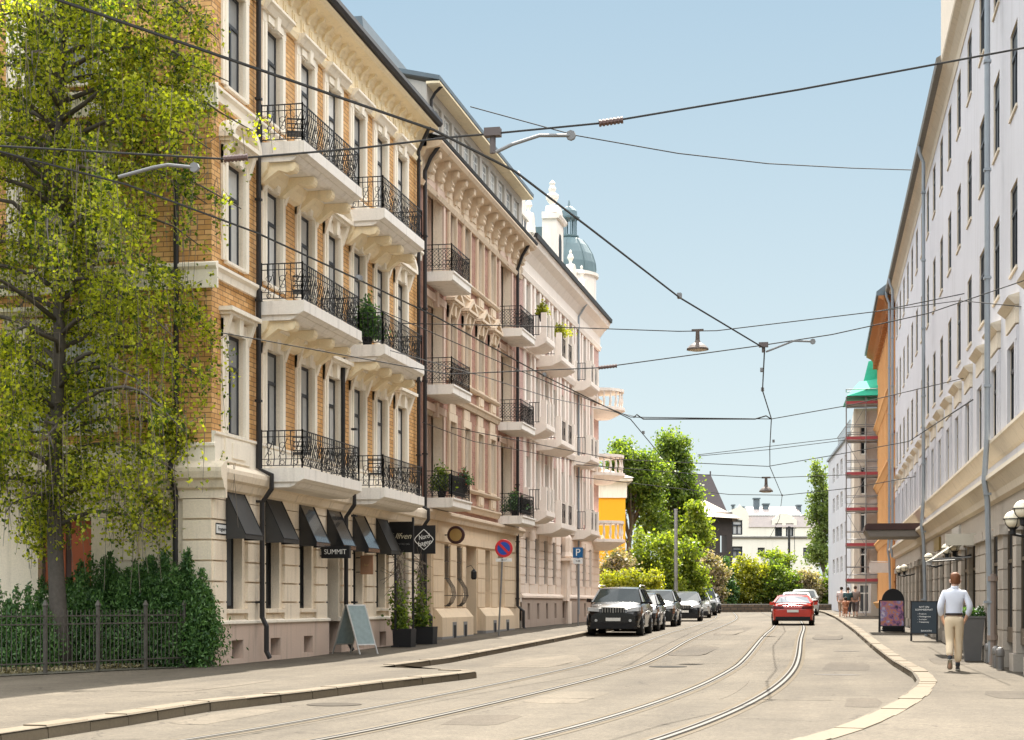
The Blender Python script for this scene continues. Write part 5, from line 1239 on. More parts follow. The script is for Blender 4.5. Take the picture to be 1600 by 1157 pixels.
# ------------------------------------------------------------------ vehicles
def car(name, label, cat, x, y, rz, L=4.7, W=1.85, H=1.5, hood=.95, cowl=1.15, a=(1.1, 1.9, 3.6, 4.4), deck=1.0, col=None, group=None, suv=False, rear_low=None, plate='front', wr=.34, rack=False, kid=True, z=None):
    t = thing(name, label, cat, (x, y, gz(y) if z is None else z), rz, group)
    w = W/2; zb = .2 if not suv else .26
    st = [(0.0, hood-.30, w*.80, zb+.15), (.06, hood-.16, w*.90, zb+.02), (.35, hood-.04, w*.97, zb), (.9, hood+.02, w, zb), (a[0], cowl, w, zb), ((a[1]+a[2])/2, cowl+.03, w, zb), (a[3]-.05, deck+.02, w*.985, zb), (L-.25, deck-.03, w*.95, zb), (L-.05, deck-.12, w*.90, zb+.05), (L, deck-.3, w*.84, zb+.16)]
    def sec(s):
        y_, zt, hw, zb_ = s; zm = zb_+(zt-zb_)*.55
        h = [(0, zt+.015), (.55*hw, zt), (.84*hw, zt-.03), (.95*hw, zt-.10), (hw, zm+.08), (hw*.995, zm-.12), (hw*.96, zb_+.04), (hw*.85, zb_), (0, zb_)]
        return [(p[0], y_, p[1]) for p in h]+[(-p[0], y_, p[1]) for p in h[-2:0:-1]]
    m = MB(); S = [sec(s) for s in st]; n = len(S[0])
    m.add([p for s in S for p in s], [(i*n+k, i*n+(k+1) % n, (i+1)*n+(k+1) % n, (i+1)*n+k) for i in range(len(S)-1) for k in range(n)]+[tuple(range(n)), tuple(range((len(S)-1)*n, len(S)*n))[::-1]])
    # greenhouse roof and pillars
    wb, wt = w*.93, w*.74; zr = H
    def roofp(y_, z_, ww_): return [(-ww_, y_, z_-.05), (-ww_*.88, y_, z_), (0, y_, z_+.02), (ww_*.88, y_, z_), (ww_, y_, z_-.05)]
    R0 = [roofp(a[1]-.06, zr-.07, wt*.97), roofp(a[1]+.25, zr-.02, wt), roofp((a[1]+a[2])/2, zr, wt), roofp(a[2]-.2, zr-.03, wt), roofp(a[2]+.05, zr-.09, wt*.96)]
    m.add([p for r in R0 for p in r], [(i*5+k, i*5+k+1, (i+1)*5+k+1, (i+1)*5+k) for i in range(4) for k in range(4)])
    c_z = cowl-.02; d_z = deck+.0
    for s_ in (-1, 1):
        m.tube([(s_*wb, a[0], c_z), (s_*wt*.985, a[1]-.04, zr-.1)], .042, 5); m.tube([(s_*wb*.98, a[3], d_z), (s_*wt*.97, a[2]+.03, zr-.12)], .07, 5)
        for f in (.42, .72):
            yy = a[1]+(a[2]-a[1])*f*1.05; m.tube([(s_*wb*1.0, yy, cowl-.02), (s_*wt*1.0, yy, zr-.07)], .035, 4)
        m.tube([(s_*wt, a[1]-.04, zr-.075), (s_*wt, a[1]+.3, zr-.06), (s_*wt, a[2]-.2, zr-.06), (s_*wt*.97, a[2]+.04, zr-.12)], .035, 5)
    bm_ = m.build('body', col, t, smooth=True, local=True)
    bm_.data.set_sharp_from_angle(angle=R_(40))
    g = MB()
    A0_, A1_ = (a[0]+.02, c_z), (a[1]-.06, zr-.085)
    g.add([(-wb*.97, A0_[0], A0_[1]), (0, A0_[0]-.10, A0_[1]), (wb*.97, A0_[0], A0_[1]), (wt*.95, A1_[0], A1_[1]), (0, A1_[0]-.06, A1_[1]+.03), (-wt*.95, A1_[0], A1_[1])], [(0, 1, 4, 5), (1, 2, 3, 4)])
    g.build('windscreen', CARGL, t, local=True)
    g = MB(); g.add([(-wb*.95, a[3]-.02, d_z), (0, a[3]+.06, d_z), (wb*.95, a[3]-.02, d_z), (wt*.92, a[2]+.05, zr-.1), (0, a[2]+.1, zr-.07), (-wt*.92, a[2]+.05, zr-.1)], [(0, 1, 4, 5), (1, 2, 3, 4)])
    g.build('rear_window', CARGL, t, local=True)
    for s_ in (-1, 1):
        g = MB(); g.add([(s_*wb*.985, a[0]+.02, cowl), (s_*wb*.985, a[3]-.05, (cowl+deck)/2+.02), (s_*wt*.985, a[2], zr-.1), (s_*wt*.985, a[1], zr-.085)], [(0, 1, 2, 3)]); g.build('side_window', CARGL, t, local=True)
        m = MB(); m.hexa([(s_*(w-.02), a[0]+.25, cowl-.02), (s_*(w+.17), a[0]+.28, cowl), (s_*(w+.17), a[0]+.42, cowl), (s_*(w-.02), a[0]+.45, cowl-.02), (s_*(w+.02), a[0]+.27, cowl+.12), (s_*(w+.16), a[0]+.30, cowl+.13), (s_*(w+.16), a[0]+.40, cowl+.13), (s_*(w+.02), a[0]+.42, cowl+.12)]); m.build('wing_mirror', col, t, local=True)
        for yy in (.85, L-.95):
            m = MB(); m.lathe((s_*(w-.12), yy, wr), [(wr*.9, -.12), (wr, -.09), (wr, .09), (wr*.9, .125), (wr*.62, .13)] if s_ > 0 else [(wr*.62, -.13), (wr*.9, -.125), (wr, -.09), (wr, .09), (wr*.9, .12)], 20, 0, 'x')
            o = m.build('wheel', RUBBER, t, local=True)
            m = MB(); m.lathe((s_*(w-.12)+s_*.127, yy, wr), [(wr*.62, -.006), (wr*.6, .006)], 16, 0, 'x')
            for k in range(5): an = k*1.2566; m.tube([(s_*(w+.012), yy, wr), (s_*(w+.012), yy+wr*.58*math.cos(an), wr+wr*.58*math.sin(an))], .03, 4, 1)
            m.build('rim', [plain('rim_dark', (.05, .05, .05), .5), STEEL], o, local=True)
            m = MB(); m.tube([(s_*(w*1.003), yy+(wr+.05)*math.cos(q), wr+(wr+.05)*math.sin(q)) for q in [i*math.pi/10 for i in range(11)]], .03, 4); m.build('wheel_arch', BLACK, t, local=True)
        m = MB(); zh = hood-.23
        m.hexa([(s_*w*.50, -.03, zh-.03), (s_*w*.92, .0, zh-.01), (s_*w*.98, .22, zh), (s_*w*.5, .22, zh-.03), (s_*w*.52, -.015, zh+.09), (s_*w*.92, .03, zh+.12), (s_*w*.98, .28, zh+.13), (s_*w*.52, .28, zh+.10)]); m.build('headlight', HLGL, t, local=True)
        m = MB(); zt = deck-.2
        m.hexa([(s_*w*.42, L+.02, zt-.06), (s_*w*.93, L-.01, zt-.06), (s_*w*.98, L-.22, zt-.05), (s_*w*.42, L-.22, zt-.05), (s_*w*.44, L+.012, zt+.05), (s_*w*.93, L-.02, zt+.08), (s_*w*.98, L-.22, zt+.08), (s_*w*.44, L-.22, zt+.06)]); m.build('tail_light', TLGL, t, local=True)
    m = MB(); m.box(-w*.42, w*.42, -.02, .1, hood-.30, hood-.12, 0)
    for k in range(9): xx_ = -w*.38+k*w*.095; m.box(xx_-.012, xx_+.012, -.03, -.02, hood-.29, hood-.13, 1)
    m.box(-w*.44, w*.44, -.028, .1, hood-.118, hood-.10, 1); m.box(-.02, .02, -.035, 0, hood-.3, hood-.1, 1)
    m.build('grille', [BLACK, STEEL], t, local=True)
    m = MB(); m.hexa([(-w*.84, .0, zb+.0), (w*.84, .0, zb+.0), (w*.84, .3, zb-.02), (-w*.84, .3, zb-.02), (-w*.80, -.012, zb+.22), (w*.80, -.012, zb+.22), (w*.84, .3, zb+.22), (-w*.84, .3, zb+.22)]); m.build('front_bumper', BLACK, t, local=True)
    m = MB(); m.hexa([(-w*.84, L-.3, zb), (w*.84, L-.3, zb), (w*.82, L+.01, zb+.04), (-w*.82, L+.01, zb+.04), (-w*.84, L-.3, zb+.18), (w*.84, L-.3, zb+.18), (w*.82, L+.01, zb+.2), (-w*.82, L+.01, zb+.2)]); m.build('rear_bumper', BLACK, t, local=True)
    m = MB()
    yp = -.035 if plate == 'front' else L+.03; zp = (zb+.27) if plate == 'front' else deck-.42
    m.box(-.26, .26, min(yp, yp+.02), max(yp, yp+.02), zp, zp+.115); pl = m.build('number_plate', plain('plate_white', (.7, .7, .66), .5), t, local=True)
    return t
CARGL = paint('car_glass', (.012, .018, .017), .08); HLGL = paint('headlamp_glass', (.45, .46, .46), .1); TLGL = paint('tail_lamp', (.10, .004, .004), .15)
CBLK = paint('car_black', (.004, .004, .005), .25); CDGR = paint('car_dark_green', (.03, .04, .035), .2); CGRY = paint('car_grey', (.025, .028, .028), .25); CWHT = paint('car_white', (.6, .6, .58), .25); CRED = paint('car_red', (.50, .035, .02), .22); CSLV = paint('car_silver', (.38, .38, .36), .25, .4)
G_ = 'cars parked along the left kerb'
tl = R_(1.5)
suvp = dict(L=4.85, W=1.95, H=1.74, hood=1.12, cowl=1.2, a=(1.25, 1.95, 3.9, 4.65), deck=1.15, suv=True, wr=.37)
sv = car('parked_suv', 'shiny black off-road car with twin grille, first in the row parked at the left kerb', 'car', -8.32, 57.8, tl, col=CBLK, group=G_, **suvp)
m = MB()
for s_ in (-1, 1): m.tube([(s_*.74, 1.95, 1.74), (s_*.74, 2.1, 1.80), (s_*.74, 3.7, 1.80), (s_*.74, 3.85, 1.72)], .022, 5)
m.build('roof_rail', STEEL, sv, local=True)
m = MB()
for s_ in (-1, 1): m.lathe((s_*.6, -.02, .55), [(.05, -.02), (.05, .02)], 10, 0, 'y')
m.build('fog_lamp', HLGL, sv, local=True)
car('parked_car', 'black hatchback half hidden behind the first black off-road car', 'car', -8.4, 64.0, tl, L=4.3, W=1.8, H=1.52, hood=.95, cowl=1.05, a=(1.0, 1.8, 3.6, 4.1), deck=1.05, col=CBLK, group=G_)
car('parked_suv', 'dark grey green off-road car, third in the row at the left kerb', 'car', -8.75, 73.2, R_(2), col=CGRY, group=G_, L=4.7, W=1.9, H=1.66, hood=1.05, cowl=1.15, a=(1.2, 1.95, 3.8, 4.5), deck=1.12, suv=True)
car('parked_car', 'black car with pale reflections on its bonnet, fourth in the row', 'car', -8.9, 88, R_(4), col=CBLK, group=G_, L=4.6, W=1.85, H=1.6, hood=.98, cowl=1.1, a=(1.1, 1.9, 3.8, 4.4), deck=1.1)
car('parked_car', 'silver white car, fifth in the row at the left kerb', 'car', -9.5, 101, R_(5), col=CSLV, group=G_, L=4.6, W=1.85, H=1.6, hood=.98, cowl=1.1, a=(1.1, 1.9, 3.8, 4.4), deck=1.1)
car('parked_suv', 'dark tall car, second from the far end of the row', 'car', -9.9, 110, R_(6), col=CDGR, group=G_, **{**suvp, 'H': 1.85})
car('parked_car', 'small dark car at the far end of the row', 'car', -10.4, 120, R_(6), col=CBLK, group=G_)
rc = car('red_car', 'low red sports car seen from behind on the right tram track', 'car', -2.95, 82.2, R_(180)+R_(1.5), L=4.9, W=1.92, H=1.40, hood=.85, cowl=.95, a=(1.5, 2.3, 3.3, 4.55), deck=1.02, col=CRED, plate='rear', z=gz(78))
m = MB(); m.box(-.74, .74, 4.62, 4.72, 1.03, 1.05, 0); m.build('spoiler', BLACK, rc, local=True)
m = MB(); m.box(-.62, .62, 4.915, 4.925, .78, .80, 0); m.build('light_bar', TLGL, rc, local=True)
car('white_car', 'white car driving ahead of the red car, mostly hidden behind it', 'car', -3.35, 98.8, R_(181), col=CWHT, plate='rear', H=1.55)
car('grey_van', 'pale grey car farthest up the road ahead of the white car', 'car', -3.6, 116, R_(184), col=CSLV, plate='rear', H=1.7, deck=1.1)

# ------------------------------------------------------------------ people
def skin(name, V, Eg, Rr, mat, parent, sub=2, root=0):
    me = bpy.data.meshes.new(name+'_cage'); me.from_pydata(V, Eg, []); o = bpy.data.objects.new('cage', me); COL.objects.link(o)
    md = o.modifiers.new('s', 'SKIN'); md.use_smooth_shade = True
    for i, r in enumerate(Rr):
        r = r if isinstance(r, tuple) else (r, r); me.skin_vertices[0].data[i].radius = r; me.skin_vertices[0].data[i].use_root = (i == root)
    s = o.modifiers.new('u', 'SUBSURF'); s.levels = sub; s.render_levels = sub
    dg = bpy.context.evaluated_depsgraph_get(); dg.update()
    m2 = bpy.data.meshes.new_from_object(o.evaluated_get(dg)); m2.name = name
    bpy.data.objects.remove(o); bpy.data.meshes.remove(me)
    m2.materials.clear(); m2.materials.append(mat)
    m2.polygons.foreach_set('use_smooth', [True]*len(m2.polygons))
    q = bpy.data.objects.new(name, m2); COL.objects.link(q); q.parent = parent; return q
SKIN = plain('skin', (.60, .38, .28), .55, var=.05)
def fingers(b_v, b_e, b_r, root, hand, d, side, palm=.085):
    """append five bent fingers to a skin cage; root=index of the palm vertex"""
    for k in range(4):
        off = Vector((side*(.027-.018*k)*.2, (.030-.02*k), 0)); L_ = (.07, .078, .074, .058)[k]
        a = hand+off+d*.05; c = a+d*L_*.55; e = c+(d+Vector((0, .0, 0))+Vector((-side*.5, 0, .1)))*L_*.4
        i = len(b_v); b_v += [tuple(a), tuple(c), tuple(e)]; b_e += [(root, i), (i, i+1), (i+1, i+2)]; b_r += [.011, .0095, .008]
    a = hand+Vector((-side*.01, .045, -.01)); e = a+d*.05+Vector((0, .02, 0)); i = len(b_v); b_v += [tuple(a), tuple(e)]; b_e += [(root, i), (i, i+1)]; b_r += [.013, .010]
man = thing('person', 'man with reddish hair seen from behind, walking in a pale blue shirt and cream trousers', 'person', (1.83, 32.6, .13), R_(-1))
# local frame: +y is the walking direction, z up; left leg pushes off behind
hipz = .98
J = dict(pel=(0, 0, 1.0), wai=(0, .01, 1.14), che=(0, .02, 1.33), nec=(.01, .03, 1.56), hea=(.02, .055, 1.66), crown=(.025, .06, 1.80),
         shL=(-.17, .01, 1.46), elL=(-.245, -.05, 1.18), wrL=(-.215, .06, .96), haL=(-.185, .10, .90),
         shR=(.18, .01, 1.455), elR=(.275, -.05, 1.18), wrR=(.215, .05, .97), haR=(.185, .09, .91),
         hiL=(-.085, 0, .95), knL=(-.075, .03, .53), anL=(-.085, -.24, .20), baL=(-.085, -.155, .07), toL=(-.085, -.11, .035),
         hiR=(.085, 0, .95), knR=(.08, .10, .52), anR=(.065, .06, .095), baR=(.07, .17, .045), toR=(.072, .24, .035))
K = list(J); Vv = [J[k] for k in K]; ix = {k: i for i, k in enumerate(K)}
Eg = [('pel', 'wai'), ('wai', 'che'), ('che', 'nec'), ('nec', 'hea'), ('hea', 'crown'), ('che', 'shL'), ('shL', 'elL'), ('elL', 'wrL'), ('wrL', 'haL'), ('che', 'shR'), ('shR', 'elR'), ('elR', 'wrR'), ('wrR', 'haR'),
      ('pel', 'hiL'), ('hiL', 'knL'), ('knL', 'anL'), ('anL', 'baL'), ('baL', 'toL'), ('pel', 'hiR'), ('hiR', 'knR'), ('knR', 'anR'), ('anR', 'baR'), ('baR', 'toR')]
Eg = [(ix[a], ix[c]) for a, c in Eg]
rad = dict(pel=(.14, .10), wai=(.125, .09), che=(.15, .105), nec=.052, hea=(.075, .088), crown=(.055, .07), shL=.062, elL=.045, wrL=.03, haL=(.04, .022), shR=.062, elR=.045, wrR=.03, haR=(.04, .022),
           hiL=.088, knL=.056, anL=.038, baL=.036, toL=.025, hiR=.088, knR=.056, anR=.038, baR=.036, toR=.025)
Rr = [rad[k] for k in K]
fingers(Vv, Eg, Rr, ix['haL'], Vector(J['haL']), Vector((.25, .35, -.9)).normalized(), -1)
fingers(Vv, Eg, Rr, ix['haR'], Vector(J['haR']), Vector((-.25, .35, -.9)).normalized(), 1)
skin('body', Vv, Eg, Rr, SKIN, man, 2)
SHIRT = plain('blue_shirt', (.70, .73, .82), .8, var=.06, scale=9, obj=True); TRS = plain('cream_trousers', (.72, .58, .40), .85, var=.06, scale=7, obj=True)
sv_ = [(0, .01, 1.06), (0, .015, 1.2), (0, .02, 1.36), (.005, .025, 1.50), (.01, .03, 1.565), (-.185, .01, 1.455), (-.262, -.05, 1.20), (-.235, .04, 1.02), (.195, .01, 1.45), (.295, -.055, 1.20), (.24, .04, 1.02), (0, .01, 1.03)]
skin('shirt', sv_, [(11, 0), (0, 1), (1, 2), (2, 3), (3, 4), (2, 5), (5, 6), (6, 7), (2, 8), (8, 9), (9, 10)], [(.165, .125), (.165, .125), (.185, .13), (.11, .085), .066, .078, .066, .052, .078, .066, .052, (.155, .12)], SHIRT, man, 2, 2)
tv = [(0, 0, .99), (-.088, 0, .90), (-.078, .025, .55), (-.087, -.19, .27), (.088, 0, .90), (.082, .09, .53), (.07, .065, .14), (0, .005, 1.07)]
skin('trousers', tv, [(7, 0), (0, 1), (1, 2), (2, 3), (0, 4), (4, 5), (5, 6)], [(.162, .13), (.108, .115), (.080, .085), (.066, .07), (.108, .115), (.080, .085), (.068, .073), (.158, .122)], TRS, man, 2, 0)
m = MB(); m.lathe((0, 0, 0), [(1, 1.045), (1.012, 1.05), (1.012, 1.08), (1, 1.085)], 24); m.v = [(x*.168, .008+y*.128, z) for x, y, z in m.v]; m.build('belt', plain('belt_leather', (.03, .022, .02), .5), man, True, local=True)
m = MB(); m.lathe((0, 0, 0), [(.068, 1.545), (.072, 1.60), (.066, 1.602)], 16); m.v = [(x+.012, y+.032, z+.1*(y)) for x, y, z in m.v]; m.build('collar', SHIRT, man, True, local=True)
# hair: swept cap over the back and top, ears, nose side
m = MB(); prof = [(.055, -.085), (.080, -.078), (.089, -.05), (.096, 0), (.097, .05), (.088, .095), (.060, .128), (.015, .142)]
m.lathe((0, 0, 0), prof, 20)
rh = random.Random(3)
m.v = [((x*.94+.022)+rh.uniform(-.008, .008), y*1.12+.045+(.0 if y < 0 else -.045*(z < .03)), z+1.715+rh.uniform(-.003, .006)) for x, y, z in m.v]
m.build('hair', plain('ginger_hair', (.17, .06, .02), .7, var=.35, scale=40, obj=True), man, True, local=True)
m = MB()
for s_ in (-1, 1): m.lathe((.022+s_*.088, .06, 1.69), [(.006, -.035), (.022, -.02), (.026, .01), (.02, .03), (.005, .035)], 8)
m.build('ears', SKIN, man, True, local=True)
m = MB()
m.tube([(.02, .135, 1.70), (.022, .165, 1.675), (.022, .15, 1.66)], [.012, .016, .012], 6)
for s_ in (-1, 1): m.lathe((.022+s_*.03, .134, 1.705), [(.002, -.01), (.01, 0), (.002, .01)], 8, 0)
m.tube([(-.002, .142, 1.628), (.022, .148, 1.626), (.046, .142, 1.628)], .006, 5)
m.build('face_features', SKIN, man, True, local=True)
SHOE = plain('dark_shoe', (.035, .028, .025), .6); SOLE = plain('shoe_sole', (.42, .38, .30), .7); SOCK = plain('dark_sock', (.02, .025, .03), .8)
def shoe(heel, toe, up):
    heel, toe, up = Vector(heel), Vector(toe), Vector(up).normalized(); d = (toe-heel).normalized(); sdv = d.cross(up).normalized(); L_ = (toe-heel).length
    m = MB(); rings = [(0, .034, .075), (.25, .040, .07), (.55, .046, .055), (.8, .048, .042), (.95, .035, .03), (1, .015, .02)]
    vs = []
    for f, wd, h in rings:
        c = heel+d*L_*f
        for k in range(10): a_ = math.pi*k/9; vs.append(c+sdv*wd*math.cos(a_)+up*(.018+h*math.sin(a_)))
    n = 10; m.add(vs, [(i*n+k, i*n+k+1, (i+1)*n+k+1, (i+1)*n+k) for i in range(5) for k in range(9)]+[tuple(range(10)), tuple(range(50, 60))], 0)
    a_ = [heel+d*L_*f+sdv*wd*1.06*s_ for s_ in (1,) for f, wd, h in rings]+[heel+d*L_*f-sdv*wd*1.06 for f, wd, h in rings[::-1]]
    m.ext(a_, up*.022, 1); return m.build('shoe', [SHOE, SOLE], man, smooth=False, local=True)
shoe((.065, .0, .0), (.073, .285, .0), (0, 0, 1))
shoe((-.087, -.30, .205), (-.085, -.10, .012), (0, -.69, -.72*-1) if False else (0, -.0+.69, .72))
m = MB(); m.tube([(-.087, -.205, .27), (-.087, -.262, .19)], .043, 10); m.tube([(.068, .06, .15), (.066, .055, .07)], .043, 10); m.build('socks', SOCK, man, True, local=True)

def walker(label, x, y, h, top, bottom, hair, rz=0, carry=None):
    t = thing('person', label, 'person', (x, y, gz(y)+.13), rz, group=None); s = h/1.78
    V = [(0, 0, 1.0), (0, .01, 1.32), (0, .02, 1.53), (0, .04, 1.66), (-.19, 0, 1.44), (-.24, -.02, 1.16), (-.23, .08, .92), (.19, 0, 1.44), (.24, -.02, 1.16), (.23, .06, .92), (-.09, 0, .92), (-.09, .12, .5), (-.09, .05, .08), (-.09, .17, .04), (.09, 0, .92), (.09, -.05, .5), (.09, -.2, .12), (.09, -.1, .04)]
    Ed = [(0, 1), (1, 2), (2, 3), (1, 4), (4, 5), (5, 6), (1, 7), (7, 8), (8, 9), (0, 10), (10, 11), (11, 12), (12, 13), (0, 14), (14, 15), (15, 16), (16, 17)]
    Rd = [(.13, .1), (.15, .1), .05, (.08, .09), .06, .045, .035, .06, .045, .035, .09, .06, .04, .035, .09, .06, .04, .035]
    skin('body', [tuple(c*s for c in v) for v in V], Ed, [(tuple(q*s for q in r) if isinstance(r, tuple) else r*s) for r in Rd], SKIN, t, 1)
    V2 = [(0, 0, .98), (0, .01, 1.2), (0, .015, 1.42), (-.2, 0, 1.43), (-.245, -.02, 1.15), (.2, 0, 1.43), (.245, -.02, 1.15)]
    skin('top', [tuple(c*s for c in v) for v in V2], [(0, 1), (1, 2), (2, 3), (3, 4), (2, 5), (5, 6)], [(.18*s, .15*s), (.19*s, .16*s), (.17*s, .14*s), .10*s, .08*s, .10*s, .08*s], top, t, 1, 1)
    V3 = [(0, 0, .97), (-.09, 0, .88), (-.09, .11, .5), (-.09, .05, .3), (.09, 0, .88), (.09, -.05, .5), (.09, -.12, .3)]
    skin('bottom', [tuple(c*s for c in v) for v in V3], [(0, 1), (1, 2), (2, 3), (0, 4), (4, 5), (5, 6)], [(.185*s, .16*s), .14*s, .115*s, .095*s, .14*s, .115*s, .095*s], bottom, t, 1)
    m = MB(); m.lathe((0, .03*s, 1.70*s), [(.05, -.09), (.092, -.03), (.092, .03), (.06, .09), (.01, .105)], 12); m.build('hair', hair, t, True, local=True)
    return t
walker('person in a dark green-blue top in the middle of the distant group by the scaffold', -.42, 95.2, 1.68, plain('teal_cloth', (.02, .06, .07), .8), plain('dark_cloth', (.03, .03, .035), .8), plain('brown_hair', (.05, .03, .02), .8))
walker('person in a grey-brown top at the right of the distant group by the scaffold', -.02, 95.6, 1.75, plain('taupe_cloth', (.22, .18, .16), .8), plain('grey_cloth', (.14, .12, .12), .8), plain('brown_hair', (.05, .03, .02), .8))
walker('person in pale pink clothes at the left of the distant group by the scaffold', -.80, 97.5, 1.72, plain('rose_cloth', (.45, .36, .34), .8), plain('beige_cloth', (.42, .3, .22), .8), plain('black_hair', (.02, .015, .012), .8))
walker('small person in orange-brown trousers walking just ahead of the others', -.55, 94.4, 1.10, plain('rust_cloth', (.35, .15, .08), .8), plain('rust_cloth', (.35, .15, .08), .8), plain('black_hair', (.02, .015, .012), .8))

# ------------------------------------------------------------------ signs and street furniture
def text(parent, name, body, size, loc, rot, mat, shear=0, ext=.004, align='CENTER', wid=None):
    cu = bpy.data.curves.new(name, 'FONT'); cu.body = body; cu.size = size; cu.extrude = ext; cu.align_x = align; cu.align_y = 'CENTER'; cu.shear = shear
    o = bpy.data.objects.new(name, cu); COL.objects.link(o)
    bpy.context.view_layer.update()
    dg = bpy.context.evaluated_depsgraph_get(); me = bpy.data.meshes.new_from_object(o.evaluated_get(dg)); bpy.data.objects.remove(o)
    me.name = name; me.materials.clear(); me.materials.append(mat)
    if wid:
        xs = [v.co.x for v in me.vertices]; k = wid/(max(xs)-min(xs))
        for v in me.vertices: v.co.x *= k
    q = bpy.data.objects.new(name, me); COL.objects.link(q); q.parent = parent; q.rotation_euler = rot
    w0 = wloc(parent); q.location = (loc[0]-w0.x, loc[1]-w0.y, loc[2]-w0.z); return q
RX = R_(90)   # text upright, facing -Y
def blade(name, label, u, z0, z1, d0, d1, th=.05, mat=BLACK):
    """sign board standing out from the left facade at right angles"""
    t = thing(name, label, 'sign', FL(u, z0, 0))
    m = MB(); m.fb(FL, u-th/2, u+th/2, z0, z1, d0, d1); m.build('board', mat, t)
    m = MB(); m.tube([FL(u, z1-.06, 0), FL(u, z1-.06, d0+.03)], .015, 5); m.tube([FL(u, z0+.06, 0), FL(u, z0+.06, d0+.03)], .015, 5); m.build('bracket', IRON, t)
    return t, (LXW+(d0+d1)/2, u-th/2-.006, (z0+z1)/2)
t, c = blade('hanging_sign', 'black sign with widely spaced white capitals under the fourth awning', 38.9, 2.50, 2.80, .12, .84, .12)
text(t, 'lettering', 'SUMMIT', .17, c, (RX, 0, 0), LINE, wid=.56)
t, c = blade('hanging_sign', 'black square sign with slanted cream script beside the climbing plants', 44.9, 2.82, 3.68, .12, .82)
text(t, 'lettering', 'Ulfven', .23, (c[0], c[1], c[2]+.02), (RX, 0, 0), plain('script_cream', (.75, .68, .5), .5), .35, wid=.56); text(t, 'small_lettering', 'VENSTRE OG', .07, (c[0]+.02, c[1], c[2]-.20), (RX, 0, 0), GALV, wid=.46)
t, c = blade('hanging_sign', 'black square sign with a white diamond outline and white script', 47.6, 2.86, 3.70, .08, .76)
m = MB(); r = .30
m.tube([(c[0]+r*sx, c[1], c[2]+.0+r*sz) for sx, sz in ((-.18, .85), (0, 1), (.18, .85), (.85, .2), (.95, 0), (.85, -.2), (.18, -.85), (0, -1), (-.18, -.85), (-.85, -.2), (-.95, 0), (-.85, .2))], .013, 4, closed=True); m.build('diamond', LINE, t)
text(t, 'lettering', 'Nord', .20, (c[0], c[1], c[2]+.08), (RX, R_(-12), 0), LINE, .2, wid=.34); text(t, 'lettering', 'hagen', .19, (c[0]+.02, c[1], c[2]-.10), (RX, R_(-12), 0), LINE, .2, wid=.42)
t = thing('hanging_sign', 'round dark sign with a brassy centre on the buff ground floor', 'sign', FL(51.6, 3.3, 0))
m = MB(); m.lathe((LXW+.42, 51.6, 3.58), [(.28, -.04), (.29, -.02), (.29, .02), (.28, .04)], 24, 0, 'y'); m.lathe((LXW+.42, 51.555, 3.58), [(.20, -.004), (.2, .004)], 24, 1, 'y'); m.build('disc', [plain('dark_red_brown', (.06, .02, .02), .5), GOLD], t)
m = MB(); m.tube([FL(51.6, 3.58, 0), FL(51.6, 3.58, .15)], .018, 5); m.build('bracket', IRON, t)
t, c = blade('hanging_sign', 'small copper brown sign between the fifth and sixth windows', 42.15, 2.16, 2.66, .12, .46, .05, plain('copper_sign', (.30, .16, .09), .45))
text(t, 'lettering', 'bar', .1, c, (RX, 0, 0), GOLD)
m = MB(); m.fb(FL, 47.0, 47.5, 1.5, 2.4, -.3, -.26); o = m.build('menu_board', plain('mauve_paper', (.42, .38, .48), .6)); tag(o, 'pale mauve menu board between the climbing plants', 'notice board')
m = MB(); m.fb(FL, 32.14, 32.95, 2.84, 3.02, .076, .09, 0); m.fb(FL, 32.11, 32.98, 2.81, 3.05, .07, .082, 1)
o = m.build('street_name_sign', [WHITE, BLACK]); tag(o, 'small white street name plate on the corner stones of the yellow brick house', 'sign')
text(o, 'lettering', 'Frognerveien', .12, (LXW+.094, 32.545, 2.93), (RX, 0, RX), BLACK, wid=.68, ext=.002)
# no-stopping sign
nx_, ny_ = -11.55, 54.0; zz_ = gz(ny_)+.12
t = thing('no_stopping_sign', 'round blue and red no-stopping sign on a slightly leaning grey pole', 'road sign', (nx_, ny_, zz_))
m = MB(); m.tube([(nx_-.06, ny_, zz_-.05), (nx_+.10, ny_, 3.5)], .03, 8); m.build('pole', GALV, t)
cz = 3.22; cx_ = nx_+.13
m = MB(); m.lathe((cx_, ny_-.05, cz), [(.29, -.012), (.30, 0), (.29, .012)], 28, 0, 'y'); m.lathe((cx_, ny_-.066, cz), [(.215, -.003), (.215, .003)], 28, 1, 'y')
m.hexa([(cx_-.19, ny_-.078, cz+.13), (cx_-.13, ny_-.078, cz+.19), (cx_-.13, ny_-.071, cz+.19), (cx_-.19, ny_-.071, cz+.13), (cx_+.13, ny_-.078, cz-.19), (cx_+.19, ny_-.078, cz-.13), (cx_+.19, ny_-.071, cz-.13), (cx_+.13, ny_-.071, cz-.19)], 0)
m.build('disc', [RED, BLUE], t)
m = MB(); m.box(cx_-.27, cx_+.27, ny_-.06, ny_-.04, cz-.44, cz-.33); pl = m.build('lower_plate', WHITE, t); text(pl, 'lettering', '08-17', .085, (cx_, ny_-.066, cz-.385), (RX, 0, 0), BLACK)
px_, py_ = -11.35, 68.6; zz_ = gz(py_)+.12
t = thing('parking_sign', 'square blue parking sign above a small white plate near the end of the pale building', 'road sign', (px_, py_, zz_))
m = MB(); m.tube([(px_, py_, zz_), (px_, py_, 3.75)], .03, 8); m.build('pole', GALV, t)
m = MB(); m.box(px_-.21, px_+.21, py_-.06, py_-.04, 3.30, 3.73); p_ = m.build('plate', plain('parking_blue', (.01, .12, .30), .4), t); text(p_, 'letter', 'P', .42, (px_, py_-.068, 3.51), (RX, 0, 0), LINE)
